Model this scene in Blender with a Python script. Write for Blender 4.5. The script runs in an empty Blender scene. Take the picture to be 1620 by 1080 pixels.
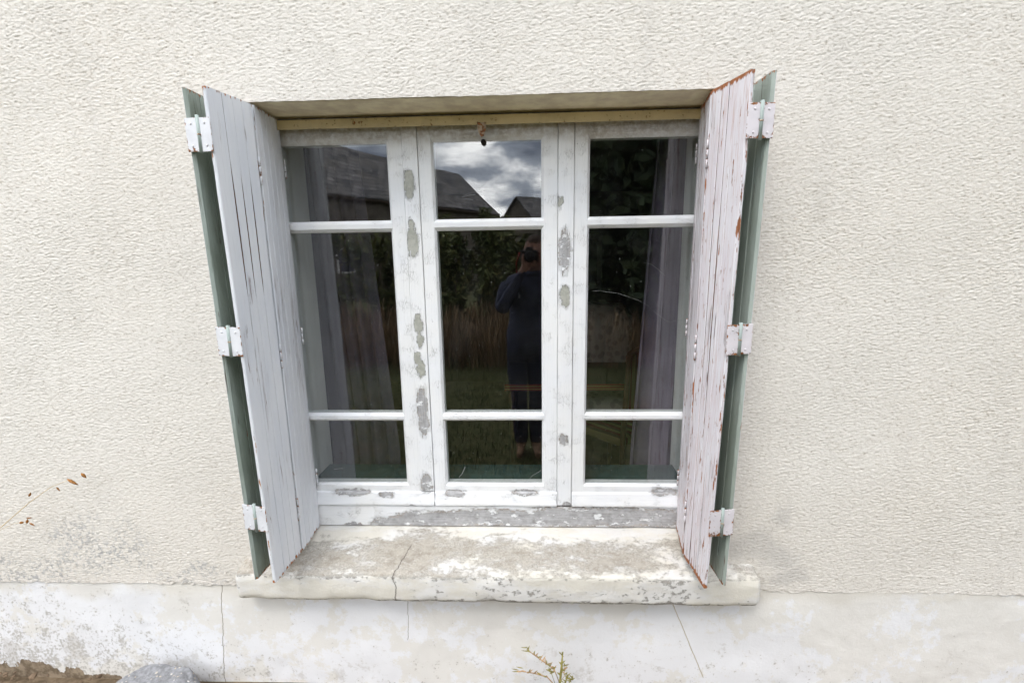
import bpy, bmesh, math, random
import numpy as np
from mathutils import Vector, Matrix, noise as mnoise

random.seed(7)
RNG = np.random.default_rng(7)
scene = bpy.context.scene
COL = scene.collection

# ------------------------------------------------------------------ camera
PITCH, YAW, ROLL = math.radians(10.701), math.radians(-2.288), math.radians(-0.883)
CAM_Z = 1.72
cd = bpy.data.cameras.new('camera_view')
cd.sensor_width = 36.0
cd.lens = 15.96
cd.clip_start = 0.01
cd.clip_end = 600
cam = bpy.data.objects.new('camera_view', cd)
COL.objects.link(cam)
fw = Vector((math.sin(YAW) * math.cos(PITCH), math.cos(YAW) * math.cos(PITCH), -math.sin(PITCH)))
rt = fw.cross(Vector((0, 0, 1))).normalized()
up = rt.cross(fw)
rt2 = rt * math.cos(ROLL) + up * math.sin(ROLL)
up2 = -rt * math.sin(ROLL) + up * math.cos(ROLL)
cam.matrix_world = Matrix(((rt2.x, up2.x, -fw.x, 0), (rt2.y, up2.y, -fw.y, -1.75),
                           (rt2.z, up2.z, -fw.z, CAM_Z), (0, 0, 0, 1)))
scene.camera = cam

# ------------------------------------------------------------------ sky, sun, exposure
SUN_EL, SUN_AZ = math.radians(60), math.radians(212)     # azimuth clockwise from +Y: behind the photographer, to one side
world = bpy.data.worlds.new('World')
scene.world = world
world.use_nodes = True
wn, wl = world.node_tree.nodes, world.node_tree.links
wn.clear()
w_out = wn.new('ShaderNodeOutputWorld')
w_bg = wn.new('ShaderNodeBackground')
w_bg.inputs['Strength'].default_value = 0.1
w_sky = wn.new('ShaderNodeTexSky')
w_sky.sky_type = 'NISHITA'
w_sky.sun_disc = False
w_sky.sun_elevation = SUN_EL
w_sky.sun_rotation = SUN_AZ
w_tc = wn.new('ShaderNodeTexCoord')
w_map = wn.new('ShaderNodeMapping')
w_map.inputs['Scale'].default_value = (1, 1, 2.1)
w_map.inputs['Location'].default_value = (0.35, 0.1, 0.62)
w_n = wn.new('ShaderNodeTexNoise')
w_n.inputs['Scale'].default_value = 8.5
w_n.inputs['Detail'].default_value = 7
w_n.inputs['Roughness'].default_value = 0.52
w_r = wn.new('ShaderNodeValToRGB')                        # grey cloud base to sunlit cloud top
w_r.color_ramp.elements[0].position = 0.36
w_r.color_ramp.elements[0].color = (0.11, 0.125, 0.16, 1)
w_r.color_ramp.elements[1].position = 0.66
w_r.color_ramp.elements[1].color = (1.0, 1.0, 1.0, 1)
e = w_r.color_ramp.elements.new(0.5)
e.color = (0.25, 0.275, 0.32, 1)
w_s = wn.new('ShaderNodeVectorMath')
w_s.operation = 'SCALE'
w_s.inputs['Scale'].default_value = 53.0
w_mix = wn.new('ShaderNodeMix')
w_mix.data_type = 'RGBA'
w_mix.inputs['Factor'].default_value = 0.9
wl.new(w_tc.outputs['Generated'], w_map.inputs['Vector'])
wl.new(w_map.outputs['Vector'], w_n.inputs['Vector'])
wl.new(w_n.outputs['Fac'], w_r.inputs['Fac'])
wl.new(w_r.outputs['Color'], w_s.inputs[0])
wl.new(w_sky.outputs['Color'], w_mix.inputs['A'])
wl.new(w_s.outputs['Vector'], w_mix.inputs['B'])
wl.new(w_mix.outputs['Result'], w_bg.inputs['Color'])
wl.new(w_bg.outputs['Background'], w_out.inputs['Surface'])

sd = bpy.data.lights.new('sun', 'SUN')
sd.energy = 1.4
sd.angle = math.radians(22)
sd.color = (1.0, 0.96, 0.9)
sun = bpy.data.objects.new('sun', sd)
COL.objects.link(sun)
sdir = Vector((math.sin(SUN_AZ) * math.cos(SUN_EL), math.cos(SUN_AZ) * math.cos(SUN_EL), math.sin(SUN_EL)))
sun.rotation_euler = sdir.to_track_quat('Z', 'Y').to_euler()
sun.location = (0, -6, 12)

vs = scene.view_settings
vs.view_transform = 'Standard'
vs.look = 'None'
vs.gamma = 1
vs.use_curve_mapping = False
vs.exposure = 0.38
scene.render.engine = 'CYCLES'
scene.cycles.max_bounces = 10
scene.cycles.transparent_max_bounces = 16
scene.cycles.use_denoising = True
scene.cycles.use_adaptive_sampling = False
scene.cycles.denoising_prefilter = 'ACCURATE'
scene.cycles.caustics_reflective = False
scene.cycles.caustics_refractive = False


# ------------------------------------------------------------------ material helpers
class NT:
    """Small helper around a material node tree."""
    def __init__(self, name):
        self.m = bpy.data.materials.new(name)
        self.m.use_nodes = True
        self.n, self.l = self.m.node_tree.nodes, self.m.node_tree.links
        self.n.clear()
        self.out = self.n.new('ShaderNodeOutputMaterial')
        self._pos = None

    def put(self, sock, v):
        if isinstance(v, bpy.types.NodeSocket):
            self.l.new(v, sock)
        elif isinstance(v, (int, float)):
            sock.default_value = v if sock.type == 'VALUE' else (v, v, v) if sock.type == 'VECTOR' else (v, v, v, 1)
        else:
            sock.default_value = tuple(v) + (1,) if sock.type == 'RGBA' and len(v) == 3 else tuple(v)

    @property
    def pos(self):
        if self._pos is None:
            self._pos = self.n.new('ShaderNodeNewGeometry').outputs['Position']
        return self._pos

    def gen(self):
        return self.n.new('ShaderNodeTexCoord').outputs['Generated']

    def obj(self):
        return self.n.new('ShaderNodeTexCoord').outputs['Object']

    def rnd(self):
        return self.n.new('ShaderNodeObjectInfo').outputs['Random']

    def vm(self, op, a, b=None, c=None):
        x = self.n.new('ShaderNodeVectorMath')
        x.operation = op
        self.put(x.inputs[0], a)
        if b is not None:
            self.put(x.inputs['Scale'] if op == 'SCALE' else x.inputs[1], b)
        if c is not None:
            self.put(x.inputs[2], c)
        return x.outputs['Value'] if op in ('LENGTH', 'DOT_PRODUCT', 'DISTANCE') else x.outputs['Vector']

    def ma(self, op, a, b=0.0, c=None, clamp=False):
        x = self.n.new('ShaderNodeMath')
        x.operation = op
        x.use_clamp = clamp
        self.put(x.inputs[0], a)
        self.put(x.inputs[1], b)
        if c is not None:
            self.put(x.inputs[2], c)
        return x.outputs[0]

    def xyz(self, v):
        x = self.n.new('ShaderNodeSeparateXYZ')
        self.put(x.inputs[0], v)
        return x.outputs

    def noise(self, v, scale, detail=4, rough=0.55, dist=0.0, col=False):
        """scale is a number or a per-axis vector (features per metre)."""
        x = self.n.new('ShaderNodeTexNoise')
        x.inputs['Detail'].default_value = detail
        x.inputs['Roughness'].default_value = rough
        x.inputs['Distortion'].default_value = dist
        if isinstance(scale, (tuple, list)):
            v = self.vm('MULTIPLY', v, scale)
            x.inputs['Scale'].default_value = 1
        else:
            x.inputs['Scale'].default_value = scale
        self.put(x.inputs['Vector'], v)
        return x.outputs['Color' if col else 'Fac']

    def voro(self, v, scale, feature='F1', rand=1.0, out='Distance'):
        x = self.n.new('ShaderNodeTexVoronoi')
        x.feature = feature
        x.inputs['Randomness'].default_value = rand
        if isinstance(scale, (tuple, list)):
            v = self.vm('MULTIPLY', v, scale)
            x.inputs['Scale'].default_value = 1
        else:
            x.inputs['Scale'].default_value = scale
        self.put(x.inputs['Vector'], v)
        return x.outputs[out]

    def step(self, v, lo, hi, a=0.0, b=1.0):
        x = self.n.new('ShaderNodeMapRange')
        x.interpolation_type = 'SMOOTHSTEP'
        self.put(x.inputs['Value'], v)
        self.put(x.inputs['From Min'], lo)
        self.put(x.inputs['From Max'], hi)
        self.put(x.inputs['To Min'], a)
        self.put(x.inputs['To Max'], b)
        return x.outputs['Result']

    def mix(self, f, a, b, mode='MIX'):
        x = self.n.new('ShaderNodeMix')
        x.data_type = 'RGBA'
        x.blend_type = mode
        self.put(x.inputs['Factor'], f)
        self.put(x.inputs['A'], a)
        self.put(x.inputs['B'], b)
        return x.outputs['Result']

    def bump(self, h, dist=0.001, strength=1.0, normal=None):
        x = self.n.new('ShaderNodeBump')
        x.inputs['Strength'].default_value = strength
        x.inputs['Distance'].default_value = dist
        self.put(x.inputs['Height'], h)
        if normal is not None:
            self.put(x.inputs['Normal'], normal)
        return x.outputs['Normal']

    def ellipses(self, v, items):
        """Smallest scaled distance in the XZ plane to any of the ellipses (cx, cz, rx, rz)."""
        best = None
        for cx, cz, rx, rz in items:
            d = self.vm('LENGTH', self.vm('MULTIPLY_ADD', v, (1 / rx, 0, 1 / rz), (-cx / rx, 0, -cz / rz)))
            best = d if best is None else self.ma('MINIMUM', best, d)
        return best

    def done(self, color, rough=0.7, normal=None, metallic=0.0, spec=0.4, **kw):
        b = self.n.new('ShaderNodeBsdfPrincipled')
        self.put(b.inputs['Base Color'], color)
        self.put(b.inputs['Roughness'], rough)
        self.put(b.inputs['Metallic'], metallic)
        self.put(b.inputs['Specular IOR Level'], spec)
        if normal is not None:
            self.put(b.inputs['Normal'], normal)
        for k, v in kw.items():
            self.put(b.inputs[k.replace('_', ' ')], v)
        self.l.new(b.outputs[0], self.out.inputs['Surface'])
        return self.m


def mat_plain(name, col, rough=0.7, var=0.15, scale=20.0, spec=0.3, bump=0.0):
    t = NT(name)
    n = t.noise(t.pos, scale, 4)
    c = t.mix(t.step(n, 0.3, 0.7), tuple(x * (1 - var) for x in col), tuple(min(1, x * (1 + var)) for x in col))
    return t.done(c, rough, t.bump(n, bump) if bump else None, spec=spec)


# ------------------------------------------------------------------ mesh helpers
def link(name, me, mats, parent=None, smooth=False):
    o = bpy.data.objects.new(name, me)
    COL.objects.link(o)
    for m in (mats if isinstance(mats, (list, tuple)) else [mats]):
        if m.name not in [x.name for x in me.materials if x]:
            me.materials.append(m)
    if parent is not None:
        o.parent = parent
    if smooth:
        me.shade_smooth()
    return o


def pyd(name, v, f, mats, parent=None, smooth=False):
    me = bpy.data.meshes.new(name)
    me.from_pydata([tuple(p) for p in v], [], f)
    me.update()
    return link(name, me, mats, parent, smooth)


def arr_mesh(name, v, quads, mats, parent=None, smooth=True):
    """Large quad mesh from numpy arrays."""
    me = bpy.data.meshes.new(name)
    me.vertices.add(len(v))
    me.vertices.foreach_set('co', np.ascontiguousarray(v, dtype=np.float32).ravel())
    q = np.ascontiguousarray(quads, dtype=np.int32)
    me.loops.add(q.size)
    me.loops.foreach_set('vertex_index', q.ravel())
    me.polygons.add(len(q))
    me.polygons.foreach_set('loop_start', np.arange(0, q.size, q.shape[1], dtype=np.int32))
    me.polygons.foreach_set('loop_total', np.full(len(q), q.shape[1], dtype=np.int32))
    me.update(calc_edges=True)
    me.validate()
    return link(name, me, mats, parent, smooth)


def empty(name, loc=(0, 0, 0), parent=None):
    o = bpy.data.objects.new(name, None)
    o.empty_display_size = 0.1
    COL.objects.link(o)
    o.location = loc
    if parent is not None:
        o.parent = parent
    return o


def tag(o, label=None, cat=None, group=None, kind=None):
    if label:
        o['label'] = label
    if cat:
        o['category'] = cat
    if group:
        o['group'] = group
    if kind:
        o['kind'] = kind
    return o


def bevel(o, w=0.0015, seg=2):
    m = o.modifiers.new('bevel', 'BEVEL')
    m.width = w
    m.segments = seg
    m.limit_method = 'ANGLE'
    m.angle_limit = math.radians(35)
    return o


def prism(name, prof, a0, a1, axis, mats, parent=None, segs=1, jit=0.0, mat_of=None, seed=0.0, jend=0.0):
    """Extrude a closed profile along 'x' (prof = (y, z)), 'y' (prof = (x, z)) or 'z' (prof = (x, y))."""
    n = len(prof)
    v, f, mi = [], [], []
    for s in range(segs + 1):
        a = a0 + (a1 - a0) * s / segs
        for k, (p, q) in enumerate(prof):
            if jit:
                nz = mnoise.noise_vector(Vector((p * 9 + seed, q * 9 + k * 3.7, a * 7.0)))
                p, q = p + nz.x * jit, q + nz.y * jit
            aa = a + (jend * (((k * 37 + int(seed * 10)) % 7) / 7 - 0.5) if jend and s in (0, segs) else 0)
            v.append({'x': (aa, p, q), 'y': (p, aa, q), 'z': (p, q, aa)}[axis])
    for s in range(segs):
        for k in range(n):
            k2 = (k + 1) % n
            f.append((s * n + k, s * n + k2, (s + 1) * n + k2, (s + 1) * n + k))
            mi.append(mat_of[k] if mat_of else 0)
    f.append(tuple(range(n - 1, -1, -1)))
    f.append(tuple(segs * n + k for k in range(n)))
    mi += [0, 0]
    me = bpy.data.meshes.new(name)
    me.from_pydata(v, [], f)
    bm = bmesh.new()
    bm.from_mesh(me)
    bmesh.ops.recalc_face_normals(bm, faces=bm.faces)
    bm.to_mesh(me)
    bm.free()
    o = link(name, me, mats, parent)
    for i, p in enumerate(me.polygons):
        p.material_index = mi[i]
    return o


def box(name, x0, x1, y0, y1, z0, z1, mats, parent=None, **kw):
    return prism(name, [(x0, y0), (x1, y0), (x1, y1), (x0, y1)], z0, z1, 'z', mats, parent, **kw)


def tube_data(pts, radii, n=6):
    v, f = [], []
    pts = [Vector(p) for p in pts]
    for i, p in enumerate(pts):
        d = (pts[min(i + 1, len(pts) - 1)] - pts[max(i - 1, 0)]).normalized()
        a = d.orthogonal().normalized()
        b = d.cross(a)
        r = radii[i] if isinstance(radii, (list, tuple)) else radii
        for k in range(n):
            t = 2 * math.pi * k / n
            v.append(p + (a * math.cos(t) + b * math.sin(t)) * r)
    # keep rings aligned
    for i in range(1, len(pts)):
        base = v[(i - 1) * n]
        ring = v[i * n:(i + 1) * n]
        j = min(range(n), key=lambda k: (ring[k] - base).length)
        v[i * n:(i + 1) * n] = ring[j:] + ring[:j]
    for i in range(len(pts) - 1):
        for k in range(n):
            k2 = (k + 1) % n
            f.append((i * n + k, i * n + k2, (i + 1) * n + k2, (i + 1) * n + k))
    f.append(tuple(range(n - 1, -1, -1)))
    f.append(tuple((len(pts) - 1) * n + k for k in range(n)))
    return v, f


def tube(name, pts, radii, mats, parent=None, n=6):
    v, f = tube_data(pts, radii, n)
    return pyd(name, v, f, mats, parent, True)


def filt_noise(shape, cell, s_lo, s_hi, seed, aniso=1.0, shear=0.0):
    """Band-passed gaussian noise on a (z, x) grid; s_lo / s_hi are blur radii in metres."""
    r = np.random.default_rng(seed)
    w = r.standard_normal(shape)
    cz_, cx_ = cell if isinstance(cell, tuple) else (cell, cell)
    fz = np.fft.fftfreq(shape[0], cz_)[:, None]
    fx = np.fft.rfftfreq(shape[1], cx_)[None, :]
    fxx = fx * aniso
    fzz = fz + shear * fx
    k2 = (2 * np.pi) ** 2 * (fxx ** 2 + fzz ** 2)
    g = np.exp(-0.5 * k2 * s_lo ** 2) - (np.exp(-0.5 * k2 * s_hi ** 2) if s_hi else 0)
    o = np.fft.irfft2(np.fft.rfft2(w) * g, s=shape)
    return o / o.std()


def grid_quads(nz, nx):
    i = np.arange(nz * nx).reshape(nz, nx)
    return np.stack([i[:-1, :-1], i[:-1, 1:], i[1:, 1:], i[1:, :-1]], -1).reshape(-1, 4)


# ------------------------------------------------------------------ materials
def m_stucco():
    t = NT('rough_cast_render')
    big = t.noise(t.pos, 0.9, 3)
    mid = t.noise(t.pos, 7, 4)
    fine = t.noise(t.pos, 150, 3, 0.65)
    agg_pit = t.noise(t.vm('ADD', t.pos, (3.1, 7.7, 1.3)), (75, 75, 150), 4, 0.75)          # sand grains of different tone; the dark end paints in pit shade
    c = t.mix(t.step(big, 0.35, 0.65), (0.712, 0.66, 0.584), (0.717, 0.677, 0.614))
    c = t.mix(t.step(mid, 0.45, 0.75, 0, 0.35), c, (0.64, 0.595, 0.53))
    c = t.mix(t.step(agg_pit, 0.40, 0.62, 0.0, 0.75), c, (0.78, 0.74, 0.68))
    c = t.mix(t.step(agg_pit, 0.31, 0.43, 0.9, 0.0), c, (0.41, 0.355, 0.29))
    streak = t.noise(t.pos, (5, 5, 0.7), 5, 0.6)                                       # rain wash
    c = t.mix(t.step(streak, 0.52, 0.72, 0, 0.22), c, (0.52, 0.49, 0.45))
    # grey lichen and damp just above the plinth on one side; greyer patches by the sill ends
    p = t.vm('ADD', t.pos, t.vm('SCALE', t.vm('SUBTRACT', t.noise(t.pos, 5, 4, col=True), (0.5, 0.5, 0.5)), 0.5))
    e1 = t.ellipses(p, [(-2.02, 0.52, 0.5, 0.13), (-1.7, 0.62, 0.25, 0.16), (-1.35, 0.47, 0.2, 0.05)])
    sp = t.step(t.noise(t.pos, 70, 5, 0.7), 0.47, 0.6)
    c = t.mix(t.ma('MULTIPLY', t.step(e1, 0.2, 1.15, 0.7, 0.0), sp), c, (0.33, 0.33, 0.33))
    e2 = t.ellipses(p, [(0.86, 0.64, 0.13, 0.12), (0.93, 0.5, 0.08, 0.07), (-1.12, 0.56, 0.07, 0.05)])
    c = t.mix(t.step(e2, 0.4, 1.2, 0.38, 0.0), c, (0.44, 0.42, 0.4))
    return t.done(c, 0.92, t.bump(fine, 0.0013), spec=0.15)


def m_plinth():
    t = NT('worn_limewash_plinth')
    P = t.pos
    x, y, z = t.xyz(P)
    n1 = t.noise(P, 3.2, 9, 0.72)
    n2 = t.noise(P, 16, 6, 0.7)
    n3 = t.noise(P, 85, 5, 0.7)
    c = t.mix(t.step(n1, 0.47, 0.51), (0.755, 0.73, 0.68), (0.80, 0.795, 0.795))
    top = t.step(t.ma('ADD', z, t.ma('MULTIPLY', t.noise(P, 4, 5), 0.25)), 0.50, 0.56)
    c = t.mix(t.ma('MULTIPLY', top, 0.6), c, (0.68, 0.64, 0.56))
    c = t.mix(t.step(n2, 0.52, 0.66, 0, 0.22), c, (0.70, 0.67, 0.61))
    # worn-off speckle, denser low down and away from the window side
    dens = t.ma('ADD', t.step(z, 0.0, 0.5, 0.075, 0.0), t.step(x, -2.3, -0.7, 0.05, -0.035))
    sp = t.step(t.ma('ADD', t.ma('MULTIPLY_ADD', n3, 0.55, t.ma('MULTIPLY', n2, 0.45)), dens), 0.60, 0.66)
    c = t.mix(t.ma('MULTIPLY', sp, 0.7), c, (0.42, 0.39, 0.34))
    bl = t.step(t.ma('ADD', t.noise(P, 6, 6, 0.7), t.ma('MULTIPLY', dens, 0.9)), 0.62, 0.68)
    c = t.mix(t.ma('MULTIPLY', bl, 0.4), c, (0.5, 0.465, 0.41))
    # paint fallen away at the foot
    foot = t.ma('ADD', z, t.ma('MULTIPLY_ADD', t.noise(P, 9, 5, 0.65), -0.22, 0.11))
    lim = t.step(x, -2.25, -1.4, 0.066, -0.06)
    bare = t.ma('LESS_THAN', foot, lim)
    c = t.mix(bare, c, t.mix(t.step(n2, 0.4, 0.6), (0.16, 0.12, 0.08), (0.34, 0.27, 0.19)))
    # cracks running down the plaster
    h = t.ma('SUBTRACT', 1.0, t.ma('MULTIPLY', bare, 0.9))
    w1 = t.ma('MULTIPLY', t.ma('SUBTRACT', t.noise(P, (0, 0, 8), 4, 0.7), 0.5), 0.035)
    for x0, sl, w, hi, lo, amp, col in ((-1.245, 0.10, 0.0019, 0.45, -1, 1.0, (0.42, 0.37, 0.31)),
                                        (-0.49, 0.05, 0.0016, 0.45, 0.2, 1.0, (0.5, 0.47, 0.42)),
                                        (0.5275, -0.41, 0.0025, 0.44, 0.05, 0.35, (0.60, 0.53, 0.40))):
        d = t.ma('ABSOLUTE', t.ma('SUBTRACT', x, t.ma('ADD', t.ma('MULTIPLY_ADD', t.ma('SUBTRACT', z, 0.43), sl, x0), t.ma('MULTIPLY', w1, amp))))
        k = t.step(d, w * 0.45, w, 1.0, 0.0)
        k = t.ma('MULTIPLY', k, t.ma('MULTIPLY', t.ma('LESS_THAN', z, hi), t.ma('GREATER_THAN', z, lo)))
        c = t.mix(k, c, col)
        h = t.ma('SUBTRACT', h, k)
    h = t.ma('MULTIPLY_ADD', sp, -0.35, h)
    h = t.ma('MULTIPLY_ADD', n3, 0.5, h)
    h = t.ma('MULTIPLY_ADD', n2, 0.8, h)
    return t.done(c, 0.9, t.bump(h, 0.0022), spec=0.15)


def m_sill():
    t = NT('worn_painted_sill')
    P = t.pos
    x, y, z = t.xyz(P)
    n1 = t.noise(P, (4, 9, 9), 6, 0.68)
    n2 = t.noise(P, (22, 30, 30), 6, 0.7)
    n3 = t.noise(P, 120, 4, 0.7)
    c = t.mix(t.step(n1, 0.4, 0.6), (0.70, 0.66, 0.575), (0.725, 0.705, 0.67))
    istop = t.step(t.ma('MULTIPLY_ADD', y, -0.16, z), 0.577, 0.584)
    # paint worn through, mostly along the middle and outer part of the top, in flakes
    band = t.ma('MULTIPLY', t.step(y, -0.255, -0.17, 0.75, 1.0), t.step(y, -0.15, 0.0, 1.0, 0.0))
    big = t.noise(P, (3.2, 7, 7), 5, 0.65)
    fl = t.noise(P, (30, 46, 46), 8, 0.85)
    wv = t.ma('MULTIPLY_ADD', big, 0.55, t.ma('MULTIPLY', fl, 0.5))
    worn = t.step(t.ma('MULTIPLY_ADD', band, 0.135, wv), 0.565, 0.665)
    deep = t.step(t.ma('MULTIPLY_ADD', band, 0.12, wv), 0.61, 0.70)
    worn = t.ma('MULTIPLY', worn, istop)
    wc = t.mix(t.step(n3, 0.38, 0.62), (0.33, 0.295, 0.245), (0.50, 0.46, 0.40))
    wc = t.mix(t.ma('MULTIPLY', deep, 0.8), wc, t.mix(t.step(n2, 0.4, 0.6), (0.25, 0.215, 0.17), (0.40, 0.36, 0.30)))
    c = t.mix(t.ma('MULTIPLY', worn, 0.9), c, wc)
    c = t.mix(t.ma('MULTIPLY', t.step(t.noise(P, (70, 100, 100), 6, 0.8), 0.55, 0.66), 0.5), c, (0.76, 0.73, 0.66))
    # dirty specks on the front face, denser on its two edges
    fr = t.ma('SUBTRACT', 1.0, istop)
    edge = t.ma('ADD', t.step(z, 0.43, 0.452, 0.13, 0.0), t.step(z, 0.52, 0.55, 0.0, 0.12))
    sp = t.step(t.ma('ADD', t.ma('MULTIPLY_ADD', n1, 0.4, t.ma('MULTIPLY', t.noise(P, (40, 60, 60), 6, 0.75), 0.6)), edge), 0.57, 0.61)
    c = t.mix(t.ma('MULTIPLY', t.ma('MULTIPLY', sp, fr), 0.75), c, (0.27, 0.245, 0.21))
    c = t.mix(t.ma('MULTIPLY', t.step(t.noise(P, (9, 20, 20), 4), 0.55, 0.65, 0, 0.35), fr), c, (0.60, 0.565, 0.49))
    # crack across the sill
    wob = t.ma('MULTIPLY', t.ma('SUBTRACT', t.noise(P, (0, 26, 26), 4, 0.7), 0.5), 0.05)
    cx = t.ma('ADD', t.ma('MULTIPLY_ADD', t.ma('ADD', y, 0.25), 0.22, -0.515), wob)
    d = t.ma('ABSOLUTE', t.ma('SUBTRACT', x, cx))
    k = t.ma('MULTIPLY', t.step(d, 0.0004, t.ma('MULTIPLY_ADD', fl, 0.009, -0.0018), 1.0, 0.0), t.step(y, -0.13, -0.1, 1.0, 0.0))
    c = t.mix(t.ma('MULTIPLY', k, 0.8), c, (0.22, 0.19, 0.16))
    h = t.ma('MULTIPLY_ADD', worn, -0.55, t.ma('MULTIPLY_ADD', n2, 0.8, t.ma('MULTIPLY_ADD', fl, 0.5, t.ma('MULTIPLY', n3, 0.35))))
    h = t.ma('MULTIPLY_ADD', t.ma('MULTIPLY', sp, fr), -0.5, h)
    h = t.ma('SUBTRACT', h, t.ma('MULTIPLY', k, 1.0))
    return t.done(c, 0.88, t.bump(h, 0.003), spec=0.15)




def px(cx, cy, rx, ry):
    """Turn a spot measured on the window front into metres on that plane."""
    D = fw * 718.2 + rt2 * (cx - 810) + up2 * (540 - cy)
    s = 1.75 / D.y
    k = s * 1.0
    return (D.x * s, CAM_Z + D.z * s, rx * k * 1.0, ry * k * 1.0)


PRIMER = [px(*a) for a in ((648, 292, 9, 23), (654, 382, 9, 24), (651, 356, 4, 11), (662, 512, 8, 15), (665, 536, 5, 13),
                           (661, 566, 6, 10), (666, 582, 6, 14), (886, 321, 4, 9), (894, 468, 9, 17))]
BAREWOOD = [px(*a) for a in ((668, 638, 9, 26), (671, 668, 9, 22), (676, 763, 10, 18), (893, 398, 10, 34), (891, 694, 7, 10),
                             (556, 777, 27, 5), (575, 777, 12, 4), (612, 781, 11, 4), (720, 779, 17, 5), (830, 778, 21, 4),
                             (1050, 777, 22, 6), (896, 797, 8, 6), (652, 800, 12, 4))]
FRAMEBARE = [px(*a) for a in ((700, 820, 95, 14), (800, 817, 90, 15), (900, 815, 90, 17), (985, 816, 70, 18), (1045, 818, 35, 17),
                              (560, 828, 14, 4), (620, 824, 34, 9), (760, 814, 60, 12), (860, 822, 120, 12), (950, 812, 60, 12), (660, 812, 25, 8))]


def m_window(name, patches, horizontal=False, dirt_shade_top=True):
    t = NT(name)
    P = t.pos
    x, y, z = t.xyz(P)
    gs = (9, 200, 240) if horizontal else (240, 200, 9)
    grain = t.noise(P, gs, 4, 0.6)
    n1 = t.noise(P, 6, 5)
    n2 = t.noise(P, 45, 5, 0.65)
    c = t.mix(t.step(n1, 0.35, 0.65), (0.84, 0.845, 0.855), (0.86, 0.855, 0.84))
    c = t.mix(t.step(grain, 0.5, 0.75, 0, 0.3), c, (0.6, 0.6, 0.61))
    # hairline crackle of the old paint
    wp = t.vm('ADD', P, t.vm('SCALE', t.noise(P, 30, 3, col=True), 0.02))
    cs = (40, 60, 170) if horizontal else (150, 60, 34)
    cr = t.voro(wp, cs, 'DISTANCE_TO_EDGE')
    crk = t.ma('MULTIPLY', t.step(cr, 0.008, 0.04, 1.0, 0.0), t.step(t.noise(P, 16, 4), 0.5, 0.62))
    c = t.mix(t.ma('MULTIPLY', crk, 0.45), c, (0.40, 0.38, 0.35))
    # small chips
    chip = t.step(t.noise(P, (70, 60, 28) if not horizontal else (28, 60, 70), 5, 0.7), 0.69, 0.715)
    h = t.ma('MULTIPLY_ADD', grain, 0.25, t.ma('MULTIPLY', crk, -0.6))
    wood = t.mix(t.step(t.ma('MULTIPLY_ADD', n2, 0.5, t.ma('MULTIPLY', grain, 0.5)), 0.34, 0.66), (0.30, 0.29, 0.285), (0.53, 0.525, 0.53))
    prim = t.mix(t.step(n2, 0.4, 0.6), (0.37, 0.37, 0.32), (0.47, 0.465, 0.41))
    c = t.mix(chip, c, wood)
    h = t.ma('MULTIPLY_ADD', chip, -0.8, h)
    wq = t.vm('ADD', P, t.vm('SCALE', t.vm('SUBTRACT', t.noise(P, 42, 6, 0.72, col=True), (0.5, 0.5, 0.5)), 0.05))
    for kind, items in patches:
        d = t.ma('ADD', t.ellipses(wq, items), t.ma('MULTIPLY_ADD', grain, 0.9, -0.42))
        m = t.step(d, 0.93, 1.0, 1.0, 0.0)
        h = t.ma('MULTIPLY_ADD', t.ma('MULTIPLY', t.step(d, 0.97, 1.02), t.step(d, 1.05, 1.22, 1.0, 0.0)), 0.9, h)
        rim = t.ma('MULTIPLY', t.step(d, 0.82, 0.93), m)
        base = prim if kind == 'primer' else wood
        base = t.mix(t.ma('MULTIPLY', rim, 0.55), base, (0.42, 0.30, 0.19) if kind != 'primer' else (0.28, 0.27, 0.22))
        if kind != 'primer':                      # islands of paint that still hold
            isl = t.step(t.noise(P, (16, 34, 40), 6, 0.72), 0.56, 0.575)
            m = t.ma('MULTIPLY', m, t.ma('SUBTRACT', 1.0, isl))
        c = t.mix(m, c, base)
        h = t.ma('MULTIPLY_ADD', m, -1.2, h)
    if dirt_shade_top:                                 # dirt under the lintel, with some of its shade painted in
        dm = t.ma('MULTIPLY', t.step(t.ma('MULTIPLY_ADD', n1, 0.06, z), 2.135, 2.2), t.step(n2, 0.3, 0.65, 0.25, 0.75))
        c = t.mix(dm, c, (0.34, 0.27, 0.19))
    return t.done(c, 0.55, t.bump(h, 0.0016), spec=0.35)


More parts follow.
